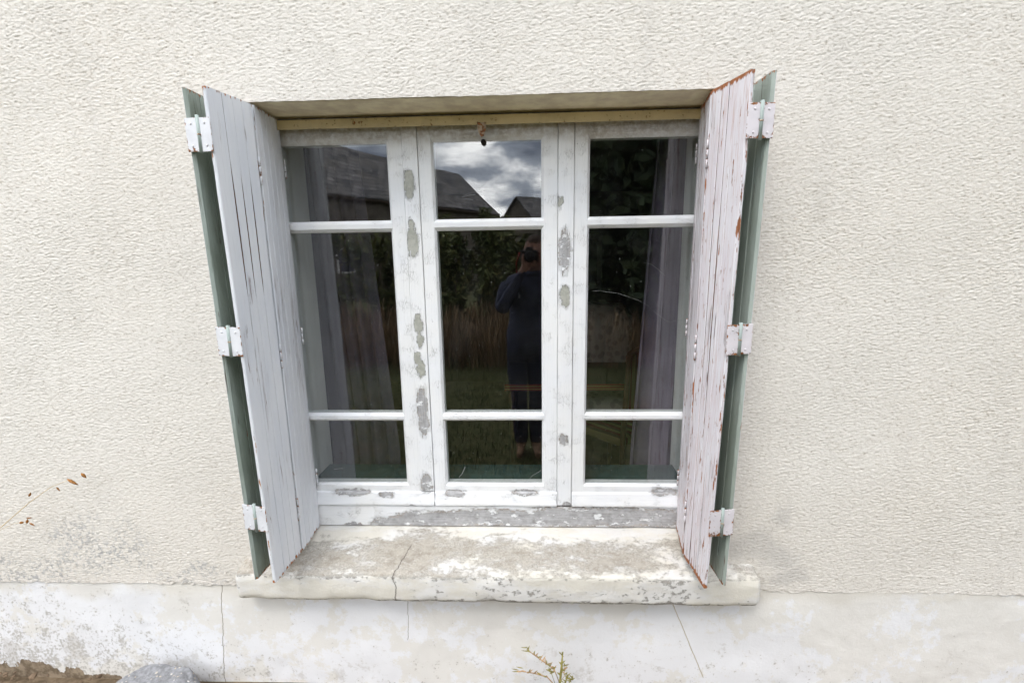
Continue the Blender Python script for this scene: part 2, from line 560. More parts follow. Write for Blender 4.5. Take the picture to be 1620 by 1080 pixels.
def m_shutter(name, base, base2, primer, streak, wear, edge, split=0.56):
    """Peeling paint on shutter planks; long grain along Z."""
    t = NT(name)
    P = t.pos
    G = t.xyz(t.gen())
    grain = t.noise(P, (330, 330, 7), 5, 0.65)
    n1 = t.noise(P, (10, 10, 3), 5, 0.6)
    n2 = t.noise(P, (60, 60, 14), 5, 0.7)
    nw = t.noise(P, (110, 110, 13), 4, 0.7)
    c = t.mix(t.step(n1, 0.35, 0.65), base, base2)
    c = t.mix(t.step(t.rnd(), 0, 1, 0, 0.18), c, tuple(b * 0.82 for b in base))
    c = t.mix(t.ma('MULTIPLY', t.step(grain, 0.5, 0.72), streak[0]), c, streak[1])
    h = t.ma('MULTIPLY', grain, 0.5)
    # worn to the primer on the arrises and the ends
    ex = t.ma('ABSOLUTE', t.ma('SUBTRACT', G[0], 0.5))
    ez = t.ma('ABSOLUTE', t.ma('SUBTRACT', G[2], 0.5))
    ed = t.ma('MAXIMUM', t.step(ex, 0.44, 0.5, 0, edge), t.step(ez, 0.486, 0.4995, 0, 0.19))
    m = t.step(t.ma('ADD', t.ma('MULTIPLY_ADD', nw, 0.5, t.ma('MULTIPLY', n2, 0.5)), t.ma('ADD', ed, t.ma('MULTIPLY_ADD', t.step(t.noise(P, (7, 7, 1.6), 3), 0.42, 0.68), 0.06, wear - 0.02))), 0.655, 0.69)
    pc = t.mix(t.step(grain, 0.35, 0.65), tuple(b * 0.55 for b in primer), primer)
    c = t.mix(m, c, pc)
    h = t.ma('MULTIPLY_ADD', m, -0.8, h)
    # long drying splits in the boards
    sv_ = t.noise(P, (95, 95, 1.3), 2, 0.5)
    sp = t.ma('MULTIPLY', t.step(t.ma('ABSOLUTE', t.ma('SUBTRACT', sv_, 0.5)), 0.003, 0.009, 1.0, 0.0), t.step(t.noise(P, (14, 14, 2.5), 2), split, split + 0.04))
    c = t.mix(t.ma('MULTIPLY', sp, 0.9), c, tuple(b * 0.3 for b in primer))
    h = t.ma('MULTIPLY_ADD', sp, -1.5, h)
    return t.done(c, 0.6, t.bump(h, 0.0012), spec=0.3)


def m_metal_paint(name, col, rust_at=0.6, rust=(0.35, 0.13, 0.035), rim_rust=0.0):
    t = NT(name)
    P = t.pos
    n1 = t.noise(P, 60, 5, 0.7)
    n2 = t.noise(P, 14, 4)
    c = t.mix(t.step(n2, 0.35, 0.65), col, tuple(b * 0.86 for b in col))
    g = t.xyz(t.gen())
    rim = t.ma('MAXIMUM', t.ma('ABSOLUTE', t.ma('SUBTRACT', g[0], 0.5)), t.ma('ABSOLUTE', t.ma('SUBTRACT', g[2], 0.5)))
    m = t.step(t.ma('ADD', t.ma('MULTIPLY_ADD', n1, 0.75, t.ma('MULTIPLY', n2, 0.25)), t.step(rim, 0.36, 0.5, -0.03 if rim_rust else 0.0, rim_rust)), rust_at, rust_at + 0.05)
    c = t.mix(m, c, t.mix(t.step(t.noise(P, 200, 3), 0.4, 0.6), rust, tuple(b * 0.4 for b in rust)))
    return t.done(c, 0.5, t.bump(t.ma('MULTIPLY', m, -1.0), 0.0008), spec=0.4)


def m_glass():
    t = NT('old_window_glass')
    P = t.pos
    g = t.n.new('ShaderNodeNewGeometry')
    wav = t.bump(t.noise(P, 3.0, 2, 0.4), 0.0012, 0.6)
    ior = t.ma('MULTIPLY_ADD', g.outputs['Backfacing'], 1 / 1.9 - 1.9, 1.9)
    fr = t.n.new('ShaderNodeFresnel')
    t.put(fr.inputs['IOR'], ior)
    gl = t.n.new('ShaderNodeBsdfGlossy')
    gl.inputs['Roughness'].default_value = 0.0
    t.put(gl.inputs['Normal'], wav)
    tr = t.n.new('ShaderNodeBsdfTransparent')
    tr.inputs['Color'].default_value = (0.93, 0.945, 0.94, 1)
    mx = t.n.new('ShaderNodeMixShader')
    t.l.new(fr.outputs[0], mx.inputs[0])
    t.l.new(tr.outputs[0], mx.inputs[1])
    t.l.new(gl.outputs[0], mx.inputs[2])
    # dust specks and smears
    v = t.n.new('ShaderNodeTexVoronoi')
    v.inputs['Scale'].default_value = 75
    t.put(v.inputs['Vector'], P)
    sz = t.ma('MULTIPLY', t.ma('POWER', t.xyz(v.outputs['Color'])[0], 6.0), 0.12)
    sp = t.ma('LESS_THAN', v.outputs['Distance'], sz)
    v2 = t.voro(P, 260)
    sp2 = t.ma('MULTIPLY', t.ma('LESS_THAN', v2, 0.13), t.step(t.noise(P, 9, 4), 0.5, 0.65, 0.0, 0.15))
    film = t.step(t.noise(P, (5, 5, 3), 6, 0.65), 0.5, 0.85, 0.001, 0.018)
    f = t.ma('MAXIMUM', t.ma('MAXIMUM', t.ma('MULTIPLY', sp, 0.4), sp2), film)
    df = t.n.new('ShaderNodeBsdfDiffuse')
    df.inputs['Color'].default_value = (0.7, 0.7, 0.68, 1)
    m2 = t.n.new('ShaderNodeMixShader')
    t.put(m2.inputs[0], f)
    t.l.new(mx.outputs[0], m2.inputs[1])
    t.l.new(df.outputs[0], m2.inputs[2])
    t.l.new(m2.outputs[0], t.out.inputs['Surface'])
    return t.m


def m_leaf(name, a, b, c3):
    t = NT(name)
    n = t.noise(t.pos, 2.2, 3)
    n2 = t.voro(t.pos, 9, out='Color')
    c = t.mix(t.step(n, 0.35, 0.65), a, b)
    c = t.mix(t.step(t.xyz(n2)[0], 0.55, 1.0, 0, 0.7), c, c3)
    return t.done(c, 0.6, spec=0.3)


def m_slate():
    t = NT('slate_roof')
    b = t.n.new('ShaderNodeTexBrick')
    b.inputs['Scale'].default_value = 1.0
    b.inputs['Brick Width'].default_value = 0.55
    b.inputs['Row Height'].default_value = 0.34
    b.inputs['Mortar Size'].default_value = 0.03
    b.inputs['Color1'].default_value = (0.06, 0.06, 0.065, 1)
    b.inputs['Color2'].default_value = (0.27, 0.25, 0.24, 1)
    b.inputs['Mortar'].default_value = (0.012, 0.012, 0.014, 1)
    t.put(b.inputs['Vector'], t.obj())
    n = t.noise(t.obj(), 1.2, 5)
    c = t.mix(t.step(n, 0.42, 0.66, 0, 0.6), b.outputs['Color'], (0.16, 0.14, 0.12))
    return t.done(c, 0.6, t.bump(b.outputs['Fac'], 0.01), spec=0.3)


M = {}
M['stucco'] = m_stucco()
M['plinth'] = m_plinth()
M['sill'] = m_sill()
M['soffit'] = mat_plain('lintel_plaster', (0.92, 0.79, 0.585), 0.9, 0.14, 16, 0.15, 0.002)
M['stile'] = m_window('peeling_white_stile', [])
M['batten'] = m_window('peeling_white_batten', [('primer', PRIMER), ('wood', BAREWOOD)])
M['rail'] = m_window('peeling_white_rail', [('wood', BAREWOOD)], True)
M['frame'] = m_window('bare_frame_rail', [('wood', FRAMEBARE)], True)
M['glass'] = m_glass()
M['bar'] = m_metal_paint('rusty_cream_bar', (0.72, 0.585, 0.33), 0.575)
M['shutL'] = m_shutter('shutter_paint_cool', (0.665, 0.68, 0.715), (0.725, 0.73, 0.745), (0.45, 0.17, 0.05),
                       (0.3, (0.52, 0.52, 0.54)), -0.03, 0.125, 0.6)
M['shutR'] = m_shutter('shutter_paint_pink', (0.69, 0.645, 0.67), (0.74, 0.72, 0.74), (0.40, 0.15, 0.06),
                       (1.0, (0.50, 0.34, 0.30)), 0.088, 0.05, 0.53)
M['green'] = m_shutter('shutter_green_back', (0.31, 0.35, 0.30), (0.44, 0.49, 0.445), (0.40, 0.15, 0.05),
                       (0.6, (0.22, 0.24, 0.20)), -0.01, 0.08, 0.56)
M['tongue'] = mat_plain('bare_tongue_wood', (0.16, 0.085, 0.05), 0.9, 0.4, 40, 0.1)
M['hingeL'] = m_metal_paint('hinge_white_paint', (0.75, 0.75, 0.77), 0.58, rim_rust=0.10)
M['hingeR'] = m_metal_paint('hinge_pink_paint', (0.74, 0.69, 0.71), 0.565, rim_rust=0.10)
M['knuckle'] = m_metal_paint('hinge_green_paint', (0.35, 0.41, 0.38), 0.57)
M['rust'] = m_metal_paint('rusty_iron', (0.55, 0.42, 0.30), 0.5)
M['dark'] = mat_plain('hole_shade_black', (0.03, 0.025, 0.02), 0.9)  # black that stands in for the shade inside a small hole
M['rock'] = None


def m_rock():
    t = NT('pebbly_concrete')
    v = t.n.new('ShaderNodeTexVoronoi')
    v.inputs['Scale'].default_value = 70
    t.put(v.inputs['Vector'], t.pos)
    r = t.xyz(v.outputs['Color'])
    peb = t.ma('LESS_THAN', v.outputs['Distance'], t.ma('MULTIPLY', t.ma('POWER', r[0], 2.2), 0.42))
    n = t.noise(t.pos, 60, 5, 0.7)
    c = t.mix(t.step(n, 0.35, 0.65), (0.19, 0.19, 0.195), (0.31, 0.31, 0.32))
    c = t.mix(peb, c, t.mix(r[1], (0.42, 0.36, 0.27), (0.68, 0.66, 0.62)))
    return t.done(c, 0.9, t.bump(t.ma('ADD', n, t.ma('MULTIPLY', peb, 0.6)), 0.004), spec=0.2)


def m_ground():
    t = NT('garden_soil_and_turf')
    n1 = t.noise(t.pos, 0.8, 5)
    n2 = t.noise(t.pos, 14, 6, 0.7)
    soil = t.mix(t.step(n2, 0.35, 0.65), (0.10, 0.072, 0.045), (0.24, 0.18, 0.12))
    turf = t.mix(t.step(n2, 0.35, 0.65), (0.05, 0.065, 0.025), (0.13, 0.125, 0.06))
    y = t.xyz(t.pos)[1]
    far = t.step(t.ma('ADD', y, t.ma('MULTIPLY', n1, 1.4)), -0.6, -0.1, 1.0, 0.0)
    c = t.mix(far, soil, t.mix(t.step(n1, 0.5, 0.7, 0, 0.7), turf, (0.16, 0.11, 0.06)))
    return t.done(c, 0.95, t.bump(n2, 0.02), spec=0.1)


M['rock'] = m_rock()
M['ground'] = m_ground()

# ------------------------------------------------------------------ ground
gx = np.concatenate([[-150, -60, -25, -10, -6], np.arange(-4, 4.01, 0.06), [6, 10, 25, 60, 150]])
gy = np.concatenate([[-150, -80, -45, -30, -20, -14, -10, -8], np.arange(-6, 0.0, 0.06), [0.05, 5.0, 60]])
GX, GY = np.meshgrid(gx, gy)
gz = np.zeros_like(GX)
for i in range(GX.shape[0]):
    for j in range(GX.shape[1]):
        if abs(GX[i, j]) <= 4 and GY[i, j] > -6.1 and GY[i, j] < 0.1:
            gz[i, j] = 0.028 * mnoise.fractal(Vector((GX[i, j] * 3, GY[i, j] * 3, 0)), 1, 2, 4) \
                       + (0.012 * max(0, 1 - abs(GY[i, j] + 0.19) / 0.35) if GX[i, j] < -1.55 else 0)
gz[GY > -0.19] = np.minimum(gz[GY > -0.19], -0.02)
ground = arr_mesh('ground', np.stack([GX, GY, gz], -1).reshape(-1, 3), grid_quads(len(gy), len(gx)), M['ground'])
tag(ground, kind='structure')

# ------------------------------------------------------------------ house wall
OX0, OX1, OZ0, OZ1 = -0.945, 0.645, 0.50, 2.222        # window opening
WY = -0.19                                              # outer face of the rough cast
PT = 0.447                                              # top of the plinth
wall = empty('house_wall', (0, WY, 0))
tag(wall, 'cream rough cast house wall with worn whitewashed plinth around the window', 'wall')
INV = Matrix.Translation((0, WY, 0)).inverted()


def wall_part(o):
    o.parent = wall
    o.matrix_parent_inverse = INV
    return o


CELL = (0.0027, 0.0047)                                  # finer upright: the thrown grain lies in short level ridges
X0, X1, Z0, Z1 = -3.1, 2.7, PT - 0.001, 2.9
nx, nz = int((X1 - X0) / CELL[1]) + 1, int((Z1 - Z0) / CELL[0]) + 1
xs, zs = np.linspace(X0, X1, nx), np.linspace(Z0, Z1, nz)
hh = filt_noise((nz, nx), CELL, 0.0012, 0.0028, 3, 1.5, 0.25)
h2 = filt_noise((nz, nx), CELL, 0.0022, 0.006, 5, 1.35, 0.3)
h3 = filt_noise((nz, nx), CELL, 0.10, 0.6, 9)
wn_ = filt_noise((nz, nx), CELL, 0.0010, 0, 41, 1.3)
vary = np.clip(0.95 + 0.10 * filt_noise((nz, nx), CELL, 0.09, 0.5, 17), 0.4, 1.4)        # passes of the thrown render
relief = vary * (0.00060 * np.tanh(hh) + 0.00016 * h2 + 0.00042 * wn_ - 0.0013 * np.clip(-hh - 1.2, 0, 1.2)) + 0.0012 * h3
XS, ZS = np.meshgrid(xs, zs)
YS = WY - relief
ZJ = ZS + np.where(ZS < PT + 0.004, 0.0022, 0.0005) * filt_noise((nz, nx), CELL, 0.006, 0.03, 21)
XJ = XS + 0.0012 * filt_noise((nz, nx), CELL, 0.006, 0.03, 22)
q = grid_quads(nz, nx)
cx = XS.reshape(-1)[q].mean(1)
cz = ZS.reshape(-1)[q].mean(1)
q = q[~((cx > OX0) & (cx < OX1) & (cz > OZ0) & (cz < OZ1))]
# soffit and jamb edges stay on the opening line
wall_part(arr_mesh('rough_cast', np.stack([XJ, YS, ZJ], -1).reshape(-1, 3), q, M['stucco']))
# the rest of the wall, beyond what the photograph shows
for nm, a in (('rough_cast', (-7, X0 + 0.002, WY - 0.0005, WY + 0.1, PT, 5.2)), ('rough_cast', (X1 - 0.002, 7, WY - 0.0005, WY + 0.1, PT, 5.2)),
              ('rough_cast', (X0 + 0.002, X1 - 0.002, WY - 0.0005, WY + 0.1, Z1 - 0.002, 5.2))):
    wall_part(box(nm, *a, M['stucco']))

# plinth: slightly uneven plaster
CP = 0.011
px0, px1 = -3.3, 2.9
nxp, nzp = int((px1 - px0) / CP) + 1, int((PT + 0.1) / CP) + 1
xp, zp = np.linspace(px0, px1, nxp), np.linspace(-0.1, PT + 0.014, nzp)
XP, ZP = np.meshgrid(xp, zp)
rel = 0.0016 * filt_noise((nzp, nxp), CP, 0.06, 0.4, 31) + 0.00035 * filt_noise((nzp, nxp), CP, 0.012, 0.06, 32)
YP = WY + 0.0035 - rel * np.clip((PT - ZP) / 0.06, 0.1, 1)
wall_part(arr_mesh('plinth', np.stack([XP, YP, ZP], -1).reshape(-1, 3), grid_quads(nzp, nxp), M['plinth']))
for a in ((-7, px0 + 0.002), (px1 - 0.002, 7)):
    wall_part(box('plinth', a[0], a[1], WY + 0.0035, WY + 0.1, -0.1, PT, M['plinth']))

# masonry behind the render: piers, lintel, apron; its faces are the reveals and the inner wall
M['reveal'] = mat_plain('white_reveal_paint', (0.80, 0.785, 0.75), 0.8, 0.04, 8, 0.2, 0.001)
M['inner'] = mat_plain('faded_wallpaper', (0.20, 0.16, 0.125), 0.9, 0.15, 5, 0.1)
wall_part(box('pier', -7, OX0, WY + 0.02, 0.24, -0.1, 5.2, M['reveal']))
wall_part(box('pier', OX1, 7, WY + 0.02, 0.24, -0.1, 5.2, M['reveal']))
wall_part(box('lintel', OX0, OX1, WY + 0.008, -0.002, OZ1, 5.2, M['soffit']))
wall_part(box('lintel', OX0, OX1, -0.002, 0.24, OZ1 + 0.01, 5.2, M['reveal']))
wall_part(box('apron', OX0, OX1, WY + 0.02, 0.24, -0.1, 0.50, M['reveal']))

# ------------------------------------------------------------------ stone sill
SX0, SX1 = -1.135, 0.838
prof = [(0.04, 0.590), (0.0, 0.588), (-0.05, 0.584), (-0.10, 0.578), (-0.15, 0.571), (-0.19, 0.563), (-0.22, 0.555), (-0.238, 0.5515),
        (-0.250, 0.548), (-0.2548, 0.5425), (-0.256, 0.533), (-0.2563, 0.515), (-0.2565, 0.49), (-0.256, 0.465), (-0.255, 0.445), (-0.251, 0.435), (-0.243, 0.431),
        (-0.215, 0.431), (-0.17, 0.431), (0.0, 0.431), (0.04, 0.45)]
fine = []
for a, b in zip(prof, prof[1:] + prof[:1]):
    nseg = max(1, int(math.hypot(a[0] - b[0], a[1] - b[1]) / 0.009))
    fine += [(a[0] + (b[0] - a[0]) * k / nseg, a[1] + (b[1] - a[1]) * k / nseg) for k in range(nseg)]
nS = 200
sv, sf = [], []
for i in range(nS + 1):
    x = SX0 + (SX1 - SX0) * i / nS
    endr = min(1.0, min(x - SX0, SX1 - x) / 0.02)
    for (y, z) in fine:
        nv = mnoise.noise_vector(Vector((x * 14, y * 22, z * 22))) * 0.0022 + mnoise.noise_vector(Vector((x * 60, y * 60, z * 60))) * 0.0010
        chip = max(0.0, mnoise.noise(Vector((x * 9, 3.3, 0))) - 0.12) * 0.022
        near = max(0.0, 1 - math.hypot(y + 0.255, z - 0.434) / 0.025) + 0.8 * max(0.0, 1 - math.hypot(y + 0.252, z - 0.543) / 0.025)
        yy = y + nv.y + chip * near + (1 - endr) ** 2 * 0.008 * (y < -0.2)
        zz = z + nv.z - (1 - endr) ** 2 * 0.010 * (z > 0.52)
        sv.append((x + nv.x * 0.5, yy, zz + (x - 0.0) * -0.001))
m_ = len(fine)
for i in range(nS):
    for k in range(m_):
        k2 = (k + 1) % m_
        sf.append((i * m_ + k, (i + 1) * m_ + k, (i + 1) * m_ + k2, i * m_ + k2))
sf.append(tuple(range(m_)))
sf.append(tuple(nS * m_ + k for k in range(m_ - 1, -1, -1)))
sill = pyd('window_sill', sv, sf, M['sill'], None, True)
wall_part(sill)

# ------------------------------------------------------------------ the window
win = empty('casement_window', (-0.15, 0, 0.59))
tag(win, 'three casement wooden window with peeling white paint and nine dark panes', 'window')
WI = Matrix.Translation((-0.15, 0, 0.59)).inverted()


def win_part(o, parent=win):
    o.parent = parent
    if parent is win:
        o.matrix_parent_inverse = WI
    return o


G_T, B1T, B1B, B2T, B2B, G_B, C_B, F_B = 2.131, 1.858, 1.816, 1.094, 1.059, 0.784, 0.690, 0.585
CT = 2.20
YB = 0.045
GY0 = 0.012


def stile(xa, xb, glass_right=None, parent=None, mat='stile', front=0.0, seed=0.0):
    """glass_right True: putty slope on the +x side; False: on the -x side; None: plain batten."""
    s = 0.009
    if glass_right is None:
        pf = [(xa, front), (xb, front), (xb, YB), (xa, YB)]
    elif glass_right:
        pf = [(xa, front), (xb - s, front), (xb, GY0 - 0.001), (xb, YB), (xa, YB)]
    else:
        pf = [(xa + s, front), (xb, front), (xb, YB), (xa, YB), (xa, GY0 - 0.001)]
    return pf


def hrail(za, zb, up=False, down=False, s=0.010, front=0.0):
    """(y, z) profile of a rail with putty slopes towards the glass above and/or below."""
    pf = []
    pf.append((front, za + (s if down else 0)))
    if down:
        pf.append((GY0 - 0.001, za))
    pf += [(YB, za), (YB, zb)]
    if up:
        pf.append((GY0 - 0.001, zb))
    pf.append((front, zb - (s if up else 0)))
    return pf


CAS = [(-0.980, -0.920, -0.524, -0.463), (-0.405, -0.349, 0.047, 0.107), (0.168, 0.225, 0.621, 0.680)]
SEED = [1.0, 2.0, 3.0]
for ci, (xa, ga, gb, xb) in enumerate(CAS):
    c = empty('casement', (0, 0, 0))
    win_part(c)
    sd_ = SEED[ci]
    bw = 0.0012
    win_part(bevel(prism('stile', stile(xa, ga, True), C_B, CT, 'z', M['stile'], segs=26, jit=0.0009, seed=sd_), bw), c)
    win_part(bevel(prism('stile', stile(gb, xb, False), C_B, CT, 'z', M['stile'], segs=26, jit=0.0009, seed=sd_ + .3), bw), c)
    r0, r1 = ga - 0.0085, gb + 0.0085
    win_part(bevel(prism('rail', hrail(G_T, CT, down=True, s=0.016, front=0.0006), r0, r1, 'x', M['rail'], segs=14, jit=0.0008, seed=sd_), bw), c)
    win_part(bevel(prism('rail', hrail(0.741, G_B, up=True, s=0.008, front=0.0006), r0, r1, 'x', M['rail'], segs=14, jit=0.0008, seed=sd_), bw), c)
    win_part(bevel(prism('glazing_bar', hrail(B1B, B1T, True, True, 0.012, -0.0008), r0, r1, 'x', M['rail'], segs=14, jit=0.0008, seed=sd_ + .1), bw), c)
    win_part(bevel(prism('glazing_bar', hrail(B2B, B2T, True, True, 0.010, -0.0008), r0, r1, 'x', M['rail'], segs=14, jit=0.0008, seed=sd_ + .2), bw), c)
    # weather board along the foot
    wb = [(0.002, 0.752), (-0.006, 0.744), (-0.012, 0.712), (-0.014, 0.700), (-0.013, C_B), (0.03, C_B), (0.03, 0.752)]
    w0, w1 = (xa, xb + 0.056) if ci == 0 else (xa + 0.0015, xb)
    win_part(bevel(prism('weather_board', wb, w0, w1, 'x', M['rail'], segs=22, jit=0.0013, seed=sd_ + .5, jend=0.003), 0.002), c)
    for z0, z1 in ((B1T, G_T), (B2T, B1B), (G_B, B2B)):
        win_part(box('pane', ga - 0.004, gb + 0.004, GY0, GY0 + 0.004, z0 - 0.004, z1 + 0.004, M['glass']), c)
# cover battens over the meeting joints
win_part(bevel(prism('batten', stile(-0.4622, -0.4065, None, front=-0.0065), 0.7535, CT, 'z', M['batten'], segs=40, jit=0.0010, seed=5.1), 0.0025), win)
win_part(bevel(prism('batten', stile(0.1085, 0.1665, None, front=-0.0065), C_B + 0.001, CT, 'z', M['batten'], segs=40, jit=0.0010, seed=6.1), 0.0025), win)
# outer frame
win_part(bevel(prism('frame_rail', [(-0.006, F_B + 0.0085), (-0.006, C_B - 0.006), (0.06, C_B - 0.006), (0.06, F_B + 0.0085)], OX0 + 0.002, OX1 - 0.002, 'x', M['frame'], segs=60, jit=0.0016, seed=8.1), 0.002), win)
win_part(box('frame_rail', OX0 + 0.002, OX1 - 0.002, -0.001, 0.06, CT + 0.001, OZ1 - 0.002, M['stile']), win)
win_part(box('frame_post', OX0 + 0.001, -0.981, -0.001, 0.06, F_B, CT, M['stile']), win) if OX0 < -0.985 else None
# inner window board, dark green paint
M['board'] = mat_plain('green_window_board', (0.045, 0.085, 0.085), 0.45, 0.2, 30, 0.4, 0.0006)
win_part(box('window_board', OX0 + 0.002, OX1 - 0.002, 0.061, 0.205, 0.745, 0.772, M['board']), win)
# scratches and cobwebs on the panes, measured on the glass
M['scratch'] = mat_plain('glass_scratch_white', (0.5, 0.5, 0.49), 0.7)
Yg = GY0 - 0.0006


def on_glass(x, y, Y=Yg):
    D = fw * 718.2 + rt2 * (x - 810) + up2 * (540 - y)
    s = (1.75 + Y) / D.y
    return Vector((D.x * s, Y, CAM_Z + D.z * s))


for ln, w in (([(731, 312), (742, 309), (752, 308)], 1.4), ([(733, 310), (745, 305), (760, 303), (775, 299)], 0.8), ([(734, 314), (748, 316)], 0.7),
              ([(938, 460), (950, 460), (962, 462), (978, 464)], 0.7), ([(978, 464), (996, 470), (1010, 475), (1026, 484)], 0.6),
              ([(1019, 415), (1030, 418), (1040, 425), (1052, 436)], 0.7), ([(1034, 492), (1050, 505), (1060, 510)], 0.6),
              ([(1060, 510), (1068, 507), (1080, 506)], 0.6), ([(726, 755), (731, 749), (736, 738)], 1.3), ([(832, 764), (842, 752), (858, 743)], 0.7),
              ([(1036, 557), (1040, 562)], 0.5), ([(528, 742), (543, 740)], 1.2), ([(1062, 562), (1062, 575)], 0.5)):
    tube_o = tube('scratch', [on_glass(*p_) for p_ in ln], [w * 0.00045] * len(ln), M['scratch'], None, 4)
    win_part(tube_o, win)
# black disc for a small hole's shade, and latch tab at the head of the middle casement
win_part(tube('hole_shade_disc', [(-0.163, -0.002, 2.127), (-0.163, 0.010, 2.127)], [0.009, 0.009], M['dark'], None, 12), win)

# ------------------------------------------------------------------ rusty bar across the head of the opening
bar = prism('shutter_stop_bar', [(-0.034, 2.177), (-0.030, 2.177), (-0.030, 2.2045), (-0.003, 2.2045), (-0.003, 2.2085), (-0.034, 2.2085)], -0.903, 0.603, 'x', M['bar'], segs=40, jit=0.0008)
bevel(bar, 0.001)
tag(bar, 'rust spotted cream iron bar across the top of the window opening', 'bar')
tabv = [(-0.181, -0.037, 2.184), (-0.148, -0.037, 2.184), (-0.150, -0.038, 2.158), (-0.157, -0.039, 2.138), (-0.166, -0.039, 2.134), (-0.177, -0.038, 2.152)]
tabv += [(a, b + 0.003, c_) for a, b, c_ in tabv]
tab = pyd('latch_tab', tabv, [(0, 1, 2, 3, 4, 5), (11, 10, 9, 8, 7, 6)] + [(i, 6 + i, 6 + (i + 1) % 6, (i + 1) % 6) for i in range(6)], M['rust'], bar)
bevel(tab, 0.001)

# ------------------------------------------------------------------ folding shutters
SZ0, SZ1 = 0.600, 2.215


def leaf(root, name, p0, p1, nplank, mats, front_side, gapfun, widths=None, ztop=SZ1, zbot=SZ0, T=0.015, gapf=1.0, seed=0.0, lean=(0.0, 0.0), chamf=None):
    """Leaf from p0 to p1 (xy). front_side +1: the thickness lies to the left of p0->p1, -1: to the right."""
    L = (Vector(p1) - Vector(p0)).length
    ang = math.atan2(p1[1] - p0[1], p1[0] - p0[0])
    lf = empty(name, (p0[0], p0[1], 0), root)
    lf.rotation_euler = (0, 0, ang)
    mats = list(mats) + [M['tongue']]
    ws = widths or [1.0] * nplank
    ws = [w * L / sum(ws) for w in ws]
    u = 0.0
    for i, w in enumerate(ws):
        first, last = i == 0, i == len(ws) - 1
        segs = 34
        v, f, mi = [], [], []
        b = 0.0022
        zt, zb = ztop + random.uniform(-0.002, 0.001), zbot + random.uniform(-0.002, 0.002)
        tw = random.uniform(-0.0008, 0.0008)
        for s in range(segs + 1):
            z = zb + (zt - zb) * s / segs
            g0 = 0.0 if first else gapfun(i, z)
            g1 = 0.0 if last else gapfun(i + 1, z)
            jt = mnoise.noise(Vector((seed + i * 2.1, 4.0, z * 3.0))) * 0.0008 + tw
            ch = max(0.0, mnoise.noise(Vector((seed + i, 9.0, z * 16))) - 0.25) * 0.006 if (first or last) else 0
            a0, a1 = u + g0 + (ch if first else 0), u + w - g1 - (ch if last else 0)
            t0, t1 = (0.0 + jt, T + jt)
            ld = [lean[0] * (z - 1.41) * (1 - q_ / L) + lean[1] * (z - 1.41) * q_ / L for q_ in (a0, a1)]
            bf = chamf if (chamf and first) else b
            if front_side > 0:
                ring = [(a0, t0 + bf), (a0 + bf, t0), (a1 - b, t0), (a1, t0 + b), (a1, T * .6), (a1 + (0 if last else 0.006), T * .6),
                        (a1 + (0 if last else 0.006), T * .8), (a1, T * .8), (a1, t1 - b), (a1 - b, t1), (a0 + b, t1), (a0, t1 - b)]
            else:
                ring = [(a0, -t0 - bf), (a0 + bf, -t0), (a1 - b, -t0), (a1, -t0 - b), (a1, -T * .6), (a1 + (0 if last else 0.006), -T * .6),
                        (a1 + (0 if last else 0.006), -T * .8), (a1, -T * .8), (a1, -t1 + b), (a1 - b, -t1), (a0 + b, -t1), (a0, -t1 + b)]
            v += [(p_, q_ + (ld[0] if p_ < (a0 + a1) / 2 else ld[1]), z) for p_, q_ in ring]
        n = 12
        for s in range(segs):
            for k in range(n):
                k2 = (k + 1) % n
                f.append((s * n + k, s * n + k2, (s + 1) * n + k2, (s + 1) * n + k))
                mi.append(0 if k in (0, 1, 2) else 1 if k in (8, 9, 10) else 2 if (k == 11 and first) or (k in (3, 4, 5, 6, 7) and last) else 3)
        f += [tuple(range(n - 1, -1, -1)), tuple(segs * n + k for k in range(n))]
        mi += [2, 2]
        me = bpy.data.meshes.new('plank')
        me.from_pydata(v, [], f)
        bm = bmesh.new()
        bm.from_mesh(me)
        bmesh.ops.recalc_face_normals(bm, faces=bm.faces)
        bm.to_mesh(me)
        bm.free()
        o = link('plank', me, mats, lf)
        idx = [me.materials.find(m.name) for m in mats]
        for k, p_ in enumerate(me.polygons):
            p_.material_index = idx[mi[k]]
        u += w
    return lf


def edge_hinge(root, pa, pb, z, mat, h=0.094):
    """Flat hinge across the end edges of two folded leaves (pa and pb are xy of the outer corners)."""
    pa, pb = Vector((pa[0], pa[1], 0)), Vector((pb[0], pb[1], 0))
    d = (pb - pa)
    L = d.length
    hg = empty('hinge', (pa.x, pa.y, z), root)
    hg.rotation_euler = (0, 0, math.atan2(d.y, d.x))
    tilt = random.uniform(-0.012, 0.012)
    hg.rotation_euler.y = tilt
    k = L * 0.52
    for a0, a1, dz in ((-0.002, k - 0.004, 0.0), (k + 0.004, L + 0.002, random.uniform(-0.004, 0.002))):
        pl = box('plate', a0, a1, -0.0040, -0.0018, -h / 2 + dz, h / 2 + dz, mat, hg, segs=6, jit=0.0006, seed=z)
        bevel(pl, 0.001)
        for sz in (-0.33, 0.33):
            sx = a0 + (a1 - a0) * 0.5 + random.uniform(-0.003, 0.003)
            tube('screw', [(sx, -0.0045, sz * h), (sx, -0.0054, sz * h)], [0.0038, 0.003], mat, hg, 8)
    tube('knuckle', [(k, -0.003, -h / 2 - 0.004), (k, -0.003, h / 2 + 0.006)], 0.0056, M['knuckle'], hg, 10)
    tube('knuckle', [(k, -0.003, -0.002), (k, -0.003, 0.002)], 0.0061, M['rust'], hg, 10)
    return hg


def butt_hinge(root, x, y, z, mat, h=0.07):
    hg = empty('hinge', (x, y, z), root)
    for i in range(3):
        a = -h / 2 + h * i / 3
        tube('knuckle', [(0, 0, a), (0, 0, a + h / 3 - 0.002)], 0.0034, mat, hg, 8)
    return hg


